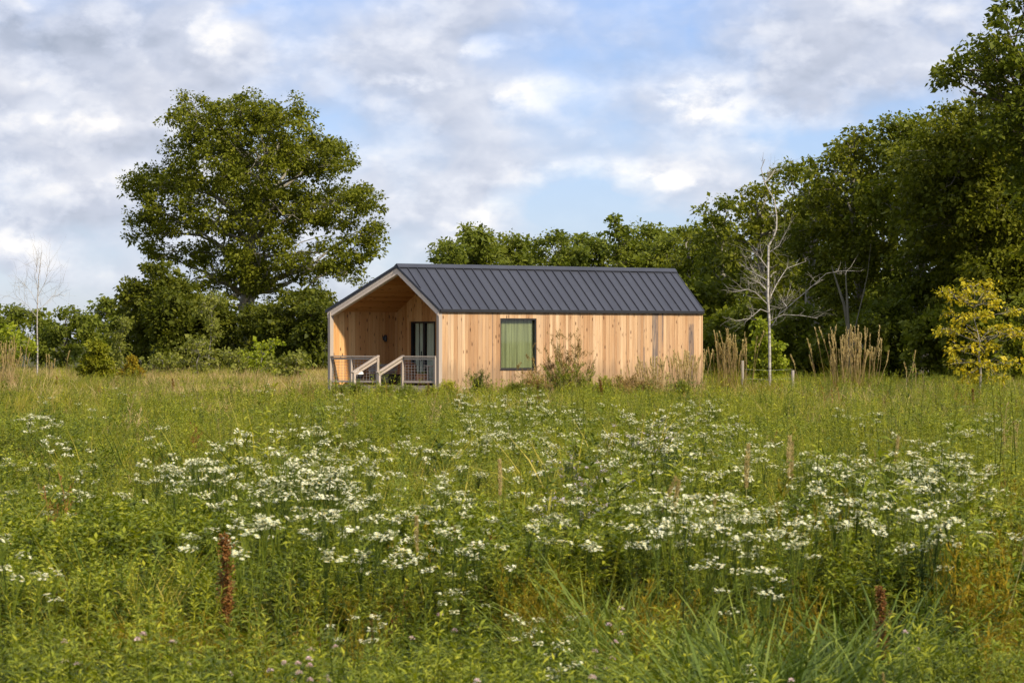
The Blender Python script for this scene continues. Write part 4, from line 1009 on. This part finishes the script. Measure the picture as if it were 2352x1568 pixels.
def patch(src, n, x0, x1, y0, y1, h, label, group, g):
    for _ in range(n):
        px, py = g.uniform(x0, x1), g.uniform(y0, y1)
        # denser in the middle of the patch
        if ((px - (x0 + x1) / 2) / (x1 - x0) * 2) ** 2 + ((py - (y0 + y1) / 2) / (y1 - y0) * 2) ** 2 > g.uniform(.5, 1.1): continue
        hh = h * g.uniform(.9, 1.12); x, z = onground(px, py, hh)
        if in_house(np.array(x), np.array(z), .4): continue
        put(src, x, z, hh / .92 * 1.1, label, group)
gF = random.Random(77)
patch(flea0, 86, 390, 850, 985, 1190, .95, 'white fleabane in the broad patch in the left half of the meadow', 'fleabane of the left patch', gF)
patch(flea0, 66, 1760, 2280, 985, 1210, .95, 'white fleabane in the patch at the right side of the meadow', 'fleabane of the right patch', gF)
patch(flea0, 50, 1440, 1960, 1060, 1270, .92, 'white fleabane in the near patch right of the meadow centre', 'fleabane of the near centre patch', gF)
patch(flea0, 60, 1270, 1760, 925, 1060, .90, 'small white fleabane in the patch below the right half of the cabin', 'fleabane below the cabin', gF)
for (px, py) in [(1062, 1300), (1085, 1320), (1050, 1330), (1240, 1385), (1270, 1395), (1215, 1375), (1265, 1440), (1320, 1355), (820, 1385), (840, 1375), (1725, 1262), (1738, 1285), (1718, 1452), (70, 1285), (30, 1240), (765, 1212), (935, 1190), (975, 1150), (985, 1130), (1560, 1180), (2120, 1240), (1120, 1215)]:
    h = .62 if py > 1290 else .9; x, z = onground(px, py, h); put(flea0, x, z, h / .92, 'lone white fleabane standing apart among the green plants in front', 'lone fleabane in the foreground')
patch(asters0, 34, 1230, 1420, 1020, 1190, .80, 'pale lilac aster in the greyish patch at the meadow centre', 'lilac asters', gF)
patch(asters0, 22, 1370, 1620, 960, 1010, .85, 'pale lilac aster in the far patch under the cabin wall', 'far lilac asters', gF)
# mass of small white bloom beyond, too many to count
fp, fi, fs, fr_ = [], [], [], []
def mass(n, x0, x1, y0, y1, h, g):
    for _ in range(n):
        px, py = g.uniform(x0, x1), g.uniform(y0, y1); hh = h * g.uniform(.85, 1.1); x, z = onground(px, py, hh)
        if z > 104 or in_house(np.array(x), np.array(z), .6): continue
        if vnoise(x, z, 1.6, 21) < .45: continue
        fp.append((x, z, float(gz(x, z)) - .02)); fi.append(FLEA[g.randrange(3)]); fs.append(hh / .9 * 1.1); fr_.append((g.gauss(0, .06), g.gauss(0, .06), g.uniform(0, 6.28)))
gm = random.Random(99)
mass(130, 1055, 1290, 893, 1010, .85, gm); mass(80, 1280, 1720, 925, 1060, .85, gm); mass(26, 690, 800, 925, 990, .85, gm); mass(18, 50, 140, 945, 985, .85, gm)
mass(34, 0, 420, 930, 1150, .85, gm); mass(40, 830, 1060, 950, 1250, .85, gm); mass(30, 0, 900, 865, 930, .75, gm); mass(40, 1000, 1500, 1000, 1220, .85, gm); mass(30, 1900, 2352, 940, 1010, .85, gm); mass(24, 420, 830, 1010, 1180, .9, gm); mass(26, 1500, 2250, 1020, 1230, .9, gm); mass(20, 2040, 2270, 1060, 1200, .9, gm)
tag(instancer('wildflowers', fp, fi, fs, fr_), 'scatter of small white meadow bloom through the grass', 'wildflowers', kind='stuff')
# clover in front
clov0 = [pair('clover', clover_plant(540 + k, 3, .027), (M['low'], M['clover']), ('leaves', 'blossoms'), 'x', 'wildflower', 'x') for k in range(3)]
for _ in range(20):
    px, py = gF.choice([gF.uniform(480, 1000), gF.uniform(1000, 1400), gF.uniform(50, 2300)]), gF.uniform(1370, 1560); h = .42
    x, z = onground(px, py, h * 1.3); put(clov0, x, z, gF.uniform(1.1, 1.35), 'pinkish white clover blooming low at the bottom of the picture', 'clover along the front')
# tan plume stalks
stalk0 = [pair('plume_stalk', plume_stalk(560 + k), (M['stalk'], M['seed']), ('stalk', 'seed_head'), 'x', 'grass stalk', 'x') for k in range(4)]
def stalks(lst, group):
    for (px, py, h, tx, lab) in lst:
        x, z = onground(px, py, h); put(stalk0, x, z, h / 1.3, lab, group, None, (0.0, tx))
    
stalks([(1102 + 618, 1010, 1.35, .02, 'tall tan plume stalk left of the right flower patch'), (1820, 1000, 1.35, .03, 'tall straight plume stalk right of the meadow centre'), (1806, 1020, 1.25, -.02, 'plume stalk beside the tall straight one'), (1455, 1085, 1.15, -.35, 'plume stalk leaning left above the broad grass'), (1500, 1100, 1.15, -.28, 'second plume stalk leaning left above the broad grass'), (1962, 880, 1.25, .0, 'far plume stalk under the reed clump'), (2035, 990, 1.2, .18, 'plume stalk leaning right in the right flower patch'),
        (2045, 1490, .55, -.1, 'short plume stalk at the bottom right'), (1790, 1530, .5, -.1, 'short plume stalk at the bottom edge'), (2280, 1170, 1.1, .25, 'plume stalk leaning right near the golden weeds'), (1135, 1065, 1.15, .02, 'plume stalk rising at the meadow centre'), (980, 1170, 1.0, .0, 'short tan plume stalk left of the meadow centre'), (1610, 1130, 1.0, -.2, 'leaning plume stalk behind the near white flowers'), (2200, 1530, .5, .0, 'short plume stalk at the bottom right corner')], 'tan plume stalks in the meadow')
# rusty docks
dock0 = [pair('dock_plant', dock(580 + k), ([M['forb'], M['rust']], M['rust']), ('leaves', 'seed_head'), 'x', 'weed', 'x') for k in range(2)]
for (px, py, h, lab) in [(532, 1205, .95, 'rusty brown dock seed head standing tall in the left foreground'), (2042, 1330, .75, 'rusty brown dock half hidden at the right foreground'), (2235, 900, .8, 'small dark dock below the yellow sapling'), (400, 868, .8, 'small rusty dock in the far left meadow'), (985, 880, .75, 'dark dock in front of the porch railing'), (1250, 905, .9, 'dark dock below the window'), (1383, 872, 1.0, 'dark thin dock against the cabin wall'), (130, 862, .8, 'small rusty dock near the bare sapling')]:
    x, z = onground(px, py, h)
    if z > 104: z = 104 if px > 900 else z; x = (px - XC) / F * z
    put(dock0, x, z, h / .85, lab, 'rusty docks')
# single leafy weeds standing clear in front
def leafy_weed(seed):
    g = np.random.default_rng(seed); st = MB(); lf = MB()
    for s in range(3):
        h = .82 * g.uniform(.7, 1.05); b = np.array([g.normal() * .04, g.normal() * .04, 0]); P = smooth_line(b, b * 2.2 + [g.normal() * .06, g.normal() * .06, h], 6, .02, g)
        st.tube(P, np.linspace(.0055, .003, 6), 5)
        m = 34; t_ = np.linspace(.15, 1, m); pos = np.stack([np.interp(t_ * 5, range(6), P[:, c]) for c in range(3)], 1); an = np.arange(m) * 2.4 + g.uniform(0, 6)
        d = np.stack([np.cos(an), np.sin(an), .35 + .9 * t_ + g.normal(size=m) * .15], 1); L_ = .17 * (1.05 - .55 * t_) * g.uniform(.8, 1.2, m)
        blades(lf, pos, d, L_, .022 * (1.15 - .5 * t_), .55 + g.uniform(-.2, .3, m), 0, 3, g)
    return st, lf
weed0 = [pair('leafy_weed', leafy_weed(660 + k), (M['forb_mid'], M[('forb_mid', 'forb_lite', 'forb')[k]]), ('stems', 'leaves'), 'x', 'weed', 'x') for k in range(3)]
gw = random.Random(31)
for (px, py, h) in [(940, 1292, .66), (832, 1330, .66), (870, 1345, .6), (700, 1290, .75), (640, 1310, .72), (600, 1300, .7), (285, 1300, .74), (180, 1300, .72), (60, 1330, .66), (410, 1320, .66), (460, 1300, .72), (760, 1380, .56), (1005, 1380, .56), (1090, 1420, .5), (350, 1430, .5), (130, 1440, .48), (905, 1430, .5), (1180, 1440, .5), (1620, 1320, .68), (1380, 1440, .5), (2120, 1330, .68), (2180, 1380, .6), (540, 1400, .54), (30, 1460, .46)]:
    x, z = onground(px, py, h); put(weed0, x, z, h / .82 * gw.uniform(.95, 1.1), 'upright weed with long narrow leaves standing clear in the foreground', 'upright leafy weeds in front')
# broad grass tufts in front
tuft_me = [broad_tuft(600 + k, 130, 1.0, .030, .30).mesh('grass_tuft', M['blade']) for k in range(2)]
NARROW = broad_tuft(640, 190, .85, .018, .26).mesh('grass_tuft', M['blade'])
gT = random.Random(12); more = []
for k in range(13): more.append((gT.uniform(1620, 2080), gT.uniform(1400, 1520), .5, gT.uniform(.75, 1.05), 'long bladed grass tuft in the arching stand at the lower right', 0))
for k in range(9): more.append((gT.uniform(1310, 1570), gT.uniform(1300, 1400), .58, gT.uniform(.7, .95), 'narrow bladed grass tuft in the upright stand at the foreground centre', 2))
for k in range(5): more.append((gT.uniform(1040, 1290), gT.uniform(1190, 1290), .66, gT.uniform(.8, 1.0), 'narrow bladed grass tuft in the stand behind the lone flowers at centre', 2))
for k, (px, py, h, sc, lab, kind_) in enumerate(more):
    x, z = onground(px, py, h); o = bpy.data.objects.new('grass_tuft', NARROW if kind_ == 2 else tuft_me[k % 2]); COL.objects.link(o)
    o.location = (x, z, float(gz(x, z)) - .02); o.rotation_euler = (0, 0, k * 2.3); o.scale = (sc,) * 3; tag(o, lab, 'grass', 'broad grass tufts')
for k, (px, py, h, sc, lab) in enumerate([(1440, 1310, .66, 1.0, 'big tuft of upright broad grass blades in the foreground centre'), (1760, 1420, .58, 1.0, 'big arching tuft of broad grass at the lower right'), (1930, 1410, .58, 1.0, 'arching broad grass tuft right of the other at the lower right'), (1650, 1450, .5, .95, 'smaller broad grass tuft at the bottom right of centre'), (1215, 1200, .8, 1.0, 'broad grass tuft left of the meadow centre'), (1320, 1330, .6, .85, 'broad grass tuft just left of the big upright one'), (2060, 1500, .45, .85, 'low broad grass tuft in the bottom right corner'), (1850, 1520, .45, .9, 'long bladed grass tuft at the bottom edge between the arching tufts'), (1540, 1400, .55, .9, 'broad grass tuft right of the big upright one'), (940, 1060, .85, 1.0, 'bright grass tuft behind the flowers at left of centre')]):
    x, z = onground(px, py, h); o = bpy.data.objects.new('grass_tuft', tuft_me[k % 2]); COL.objects.link(o)
    o.location = (x, z, float(gz(x, z)) - .02); o.rotation_euler = (0, 0, k * 1.7); o.scale = (sc,) * 3; tag(o, lab, 'grass', 'broad grass tufts')

# reeds, dry weeds, fence by the wood
def reed_clump(seed, n, w_, h):
    g = np.random.default_rng(seed); st = MB(); hd = MB(); lf = MB()
    for k in range(n):
        x = g.normal() * w_ * .5; y = g.normal() * .35; hh = h * g.uniform(.62, 1.05); tip = np.array([x * 1.12 + g.normal() * .2, y * 1.1 + g.normal() * .1, hh])
        P = smooth_line((x * .85, y, 0), tip, 6, .022, g); st.tube(P, np.linspace(.010, .006, 6), 4)
        m = 50; t2 = g.uniform(.76, 1, m); ax = np.stack([np.interp(t2 * 5, range(6), P[:, c]) for c in range(3)], 1); d = rnd_dir(m, 2.4, g)
        leaves(hd, ax, d, .10, .019, 0, 0, None, g)
    m = n * 5; b = np.stack([g.normal(size=m) * w_ * .5, g.normal(size=m) * .35, 0 * np.arange(m)], 1); d = np.stack([g.normal(size=m) * .12, g.normal(size=m) * .12, np.ones(m)], 1)
    blades(lf, b, d, h * g.uniform(.35, .75, m), .022, g.uniform(0, .4, m), 0, 3, g)
    return st, hd, lf
for k, (px, py, Z, n, w_, h, lab) in enumerate([(1945, 880, 113, 78, 1.0, 2.6, 'tall clump of tan reed plumes in front of the dark wood'), (1672, 880, 116, 52, .7, 2.5, 'clump of tan reed plumes at the right end of the cabin'), (1575, 880, 112.3, 60, .55, 1.75, 'dry tan reeds leaning on the cabin wall near its right end'), (1500, 880, 110.8, 44, .6, 1.55, 'shorter dry tan reeds against the wall left of the grey stained boards'), (10, 880, 128, 50, .8, 2.2, 'dry tan reeds at the left picture edge'), (120, 880, 130, 7, .4, 1.8, 'few bent reed plumes beside the bare sapling'), (2090, 880, 112, 4, .5, 1.9, 'few lone reed plumes right of the tall clump')]):
    st, hd, lf = reed_clump(620 + k, n, w_, h); x = (px - XC) / F * Z
    t = tag(empty('reed_clump', (x, Z, 0), 0), lab, 'reeds', 'reed clumps'); st.build('stalks', M['dry'], t); hd.build('seed_heads', M['seed'], t); lf.build('blades', M['dry'] if k in (2, 3, 4) else M['grass'], t)
def weed(px, Z, h, hw, seed, lab, mt):
    g = np.random.default_rng(seed); t = tag(empty('tall_weed', ((px - XC) / F * Z, Z, 0)), lab, 'weed', 'tall weeds by the cabin wall'); st = MB(); lf = MB()
    for s in range(20):
        a = np.array([g.normal() * hw * .3, g.normal() * .15, 0]); e = np.array([a[0] * 1.5 + g.normal() * hw * .35, a[1] * 1.4, h * g.uniform(.55, 1.0)]); P = smooth_line(a, e, 6, .03, g); st.tube(P, np.linspace(.012, .005, 6), 4)
        for k in range(8):
            q = P[g.integers(2, 6)] + (0, 0, g.uniform(-.1, .1)); dv = np.array([g.normal() * .5, g.normal() * .4, .8]); ln = .3 * g.uniform(.5, 1.1); st.tube([q, q + dv * ln], [.004, .002], 3)
            m = 34; leaves(lf, q + dv * ln * g.uniform(.2, 1, m)[:, None] + g.normal(size=(m, 3)) * .02, sph(m, g) + [0, 0, .5], .055, .022, .1, 0, None, g)
    st.build('stems', M['stalk'], t); lf.build('foliage', M[mt], t)
M['tanleaf'] = leaf_mat('dry_weed_leaf', (0.16, 0.095, 0.022), (0.27, 0.17, 0.04), (0.38, 0.25, 0.07), 0.2, 0.5, tint=(1.1, .95, .6))
weed(1290, 106.5, 2.0, 1.0, 645, 'second dry brown weed just left of the tall one by the window', 'tanleaf')
weed(1312, 106.5, 2.3, .7, 640, 'tall dry brown weed against the wall right of the window', 'tanleaf')
weed(1300, 105, 1.35, .9, 641, 'leafy green weed at the foot of the dry brown weed', 'forb_lite')
weed(1100, 106, 1.05, .35, 642, 'dark small weed against the wall left of the window', 'forb')
weed(1230, 106, 1.0, .5, 643, 'low dry weed right under the window', 'tanleaf')
weed(1480, 107.5, .95, .7, 644, 'low dry weed against the right half of the wall', 'tanleaf')
for k in range(10):
    gk = random.Random(700 + k); pxw = 1040 + k * 58 + gk.uniform(-18, 18); weed(pxw, 106.3 + (pxw - 1010) / 602 * 6.0 + gk.uniform(-.5, .3), gk.choice((.45, .6, .7, .8, 1.0)) * gk.uniform(.9, 1.15), gk.uniform(.2, .5), 700 + k, 'mixed green weed growing at the foot of the long cabin wall', ('forb_lite', 'tanleaf', 'forb')[k % 3])
for k in range(5):
    gk = random.Random(720 + k); pxw = 775 + k * 52 + gk.uniform(-15, 15); weed(pxw, 105.5 + gk.uniform(-.8, .5), gk.uniform(.45, .68), gk.uniform(.2, .4), 720 + k, 'yellow green weed growing in front of the porch railing', ('forb_lite', 'forb')[k % 2])
for k, (px, top, Z, lean, lab) in enumerate([(1705, 828, 118, .0, 'grey wooden fence post beside the reed plumes'), (1820, 850, 121, .02, 'grey wooden fence post right of the birch foot')]):
    x = (px - XC) / F * Z; zt = HC - (top - YC) / F * Z; w = MB(); w.tube([(0, 0, -.2), (lean * .5, 0, zt * .5), (lean, 0, zt)], [.065, .062, .058], 8, cap=True)
    o = w.build('fence_post', M['post'], None, True); o.location = (x, Z, 0); tag(o, lab, 'post', 'fence posts')
w = MB()
P0, P1 = np.array([(1705 - XC) / F * 118, 118, 0]), np.array([(1820 - XC) / F * 121, 121, 0])
for z in (.75, 1.1):
    w.tube([P0 + [.0, -.075, z + .02], (P0 + P1) / 2 + [0, -.075, z - .05], P1 + [0, -.075, z - .02]], .003, 4)
tag(w.build('fence_wire', M['wire']), 'pair of sagging wires strung between the two fence posts', 'wire')

# ------------------------------------------------------------------ ground
gx = np.concatenate([[-3000, -800, -200], np.arange(-60, 61, 1.5), [200, 800, 3000]]); gy = np.concatenate([[-600, -100], np.arange(-6, 200, 1.5), [260, 500, 1200, 4000]])
X, Y = np.meshgrid(gx, gy); Zg = np.where((np.abs(X) < 61) & (Y < 200), gz(X, Y), 0) - .02
nx, ny = len(gx), len(gy); i = (np.arange(ny - 1)[:, None] * nx + np.arange(nx - 1)[None]).reshape(-1, 1)
w = MB(); w.add(np.stack([X, Y, Zg], -1).reshape(-1, 3), None, np.concatenate([i, i + 1, i + 1 + nx, i + nx], 1))
m, nt = new_mat('meadow_soil'); n = N(nt); geo = n('ShaderNodeNewGeometry')
no = n('ShaderNodeTexNoise', {'Vector': geo.outputs['Position'], 'Scale': .6, 'Detail': 8.0}); no2 = n('ShaderNodeTexNoise', {'Vector': geo.outputs['Position'], 'Scale': 14.0, 'Detail': 4.0})
c = n.mix(no2.outputs[0], n.ramp(no.outputs[0], [(.35, (.030, .036, .010)), (.65, (.066, .074, .018))]), (.045, .036, .016, 1))
n.out(n('ShaderNodeBsdfPrincipled', {'Base Color': c, 'Roughness': .95, 'Specular IOR Level': .1}).outputs[0])
tag(w.build('ground', m, None, True), 'soil of the flat meadow', 'ground', kind='structure')

# ------------------------------------------------------------------ sky, sun, camera
SUN_EL, SUN_AZ = R(41.0), math.atan2(.735, -.678)          # azimuth measured from +Y towards +X
wd = bpy.data.worlds.new('World'); scene.world = wd; wd.use_nodes = True
nt = wd.node_tree
for n_ in list(nt.nodes): nt.nodes.remove(n_)
n = N(nt)
sky = n('ShaderNodeTexSky', sky_type='NISHITA'); sky.sun_disc = False; sky.sun_elevation = SUN_EL; sky.sun_rotation = SUN_AZ; sky.air_density = 1.0; sky.dust_density = .3; sky.ozone_density = 2.5
tc = n('ShaderNodeTexCoord'); sp = n('ShaderNodeSeparateXYZ', {0: tc.outputs['Generated']})
az = n.math('ARCTAN2', sp.outputs[0], sp.outputs[1]); el = n.math('ARCSINE', sp.outputs[2])
def world_px(): # direction -> cloud map coordinates (one unit = 100 px of the photograph)
    return n.math('MULTIPLY', az, F / 100), n.math('MULTIPLY', el, F / 100)
U, V_ = world_px()
def dens(du, dv):
    """cloud density in direction space, sampled with an offset so that tops and undersides can be told apart"""
    P = n('ShaderNodeCombineXYZ', {0: n.math('ADD', U, du), 1: n.math('MULTIPLY', n.math('ADD', V_, dv), 1.6), 2: 0.0}).outputs[0]
    warp = n('ShaderNodeTexNoise', {'Vector': P, 'Scale': .9, 'Detail': 2.0}, noise_dimensions='2D')
    wv = n('ShaderNodeVectorMath', {0: n('ShaderNodeVectorMath', {0: warp.outputs['Color'], 1: (.5, .5, .5)}, operation='SUBTRACT').outputs[0], 1: (.7, .7, 0)}, operation='MULTIPLY').outputs[0]
    Pw = n('ShaderNodeVectorMath', {0: P, 1: wv}, operation='ADD').outputs[0]
    big = n('ShaderNodeTexNoise', {'Vector': Pw, 'Scale': .17, 'Detail': 6.0, 'Roughness': .46}, noise_dimensions='2D').outputs[0]
    vo = n('ShaderNodeTexVoronoi', {'Vector': Pw, 'Scale': .55, 'Detail': 3.0, 'Roughness': .55}, feature='F1', normalize=True, voronoi_dimensions='2D').outputs['Distance']
    return n.math('ADD', n.math('MULTIPLY', big, 1.25), n.math('MULTIPLY', vo, -.26)), P
D0, P = dens(0.0, 0.0)
D1, _ = dens(.12, .30)
fine = n('ShaderNodeTexNoise', {'Vector': P, 'Scale': .8, 'Detail': 5.0, 'Roughness': .6}, noise_dimensions='2D').outputs[0]
Uw = n.math('ADD', U, n.math('MULTIPLY', n.math('SUBTRACT', fine, .5), 1.8)); Vw = n.math('ADD', V_, n.math('MULTIPLY', n.math('SUBTRACT', D0, .35), 1.2))
def blob(px, py, rx, ry, amp, sharp=False):
    du = n.math('DIVIDE', n.math('SUBTRACT', Uw, (px - XC) / 100), rx / 100); dv = n.math('DIVIDE', n.math('SUBTRACT', Vw, (YC - py) / 100), ry / 100)
    q = n.math('ADD', n.math('MULTIPLY', du, du), n.math('MULTIPLY', dv, dv))
    return n.math('MULTIPLY', n.math('EXPONENT', n.math('MULTIPLY', n.math('MULTIPLY', q, q) if sharp else q, -1.0)), amp)
def total(lst, start):
    s = start
    for b in lst: s = n.math('ADD', s, blob(*b))
    return s
# where cloud covers the blue
cover = total([(150, 170, 420, 200, .30), (900, 90, 380, 100, .12), (1120, 200, 300, 60, .14), (1000, 330, 300, 130, .10), (1640, 250, 240, 90, .26), (1400, 375, 280, 40, .16), (20, 545, 110, 90, .34), (1750, 60, 400, 80, .14), (1050, 480, 160, 60, .10), (200, 420, 180, 70, .12),
               (150, 665, 340, 45, -.34), (1430, 485, 300, 60, -.40), (940, 580, 160, 60, -.34), (2120, 200, 150, 110, -.22), (1330, 135, 160, 28, -.05), (1420, 200, 200, 100, .10), (1330, 320, 160, 60, .08), (250, 560, 120, 50, -.16), (560, 8, 60, 18, -.16), (1900, 330, 200, 60, -.14)], D0)
cov = n.ramp(n.math('ADD', cover, -.04), [(.28, (.08,) * 3), (.45, (.5,) * 3), (.66, (.90,) * 3), (.95, (1.0,) * 3)])
# lit tops against grey undersides
rel = n.math('MULTIPLY_ADD', n.math('SUBTRACT', D0, D1), 1.7, .36)
lite = total([(495, 45, 76, 50, .26, True), (1125, 95, 55, 28, .40, True), (960, 165, 66, 28, .28, True), (1240, 205, 143, 46, .30, True), (1640, 215, 121, 69, .38, True), (1780, 265, 165, 57, .25, True), (1380, 388, 198, 27, .28, True), (20, 520, 99, 80, .34, True), (1560, 385, 66, 23, .25, True), (180, 240, 176, 46, .16, True), (1100, 460, 121, 34, .2, True), (230, 390, 121, 46, .2, True), (80, 360, 66, 69, .16, True),
              (120, 60, 320, 90, -.20), (150, 290, 200, 28, -.14), (1500, 130, 300, 50, -.14), (1900, 110, 260, 70, -.06)], 0.0)
lite = n.math('ADD', n.math('MULTIPLY', lite, n.ramp(fine, [(.36, (.35,) * 3), (.56, (1.25,) * 3)])), rel)
crisp = n('ShaderNodeTexNoise', {'Vector': P, 'Scale': .62, 'Detail': 7.0, 'Roughness': .55, 'W': 5.0}, noise_dimensions='4D').outputs[0]
lite = n.math('ADD', lite, n.ramp(n.math('ADD', crisp, n.math('MULTIPLY', lite, .12)), [(.54, (0, 0, 0)), (.62, (.16,) * 3), (.75, (.30,) * 3)]))
ccol = n.ramp(lite, [(.0, (2.6, 2.85, 3.4)), (.30, (3.8, 4.05, 4.75)), (.58, (5.0, 5.15, 5.65)), (1.0, (7.3, 7.0, 6.6))])
blue = n.mix(1.0, sky.outputs[0], (.58, .64, .92, 1), 'MULTIPLY')
full = n.mix(cov, blue, ccol)
# whole sky, blue and cloud, brightened above the view for added soft fill
hi = n.math('MULTIPLY_ADD', n.ramp(el, [(.14, (0, 0, 0)), (.75, (1, 1, 1))], 'EASE'), .75, 1.0)
full = n('ShaderNodeVectorMath', {0: full, 1: n('ShaderNodeCombineXYZ', {0: hi, 1: hi, 2: hi}).outputs[0]}, operation='MULTIPLY').outputs[0]
# below the horizon stay with the plain sky
bg = n('ShaderNodeBackground', {'Color': full, 'Strength': .10})
o = n('ShaderNodeOutputWorld'); nt.links.new(bg.outputs[0], o.inputs[0])

sd = bpy.data.lights.new('sun', 'SUN'); sd.energy = 4.3; sd.angle = R(2.0); sd.color = (1.0, .89, .74)
so = bpy.data.objects.new('sun', sd); COL.objects.link(so)
dirv = Vector((math.sin(SUN_AZ) * math.cos(SUN_EL), math.cos(SUN_AZ) * math.cos(SUN_EL), math.sin(SUN_EL)))
so.rotation_euler = dirv.to_track_quat('Z', 'Y').to_euler(); so.location = dirv * 60

cd = bpy.data.cameras.new('camera'); cam = bpy.data.objects.new('camera', cd); COL.objects.link(cam)
cd.sensor_width = 36.0; cd.lens = F / 2352 * 36.0; cam.location = (0, 0, HC); cam.rotation_euler = (R(90), 0, 0)
cd.shift_y = -(784 - YC) / 2352; cd.clip_end = 20000; cd.clip_start = .5
cd.dof.use_dof = True; cd.dof.focus_distance = 108.0; cd.dof.aperture_fstop = (F / 2352 * .036) / .011
scene.camera = cam
vs = scene.view_settings; vs.view_transform = 'Standard'; vs.look = 'None'; vs.exposure = 0.70; vs.gamma = 1.0
cy = scene.cycles; cy.max_bounces = 6; cy.diffuse_bounces = 4; cy.glossy_bounces = 3; cy.transmission_bounces = 3; cy.transparent_max_bounces = 8
cy.sample_clamp_indirect = 6.0; cy.caustics_reflective = False; cy.caustics_refractive = False
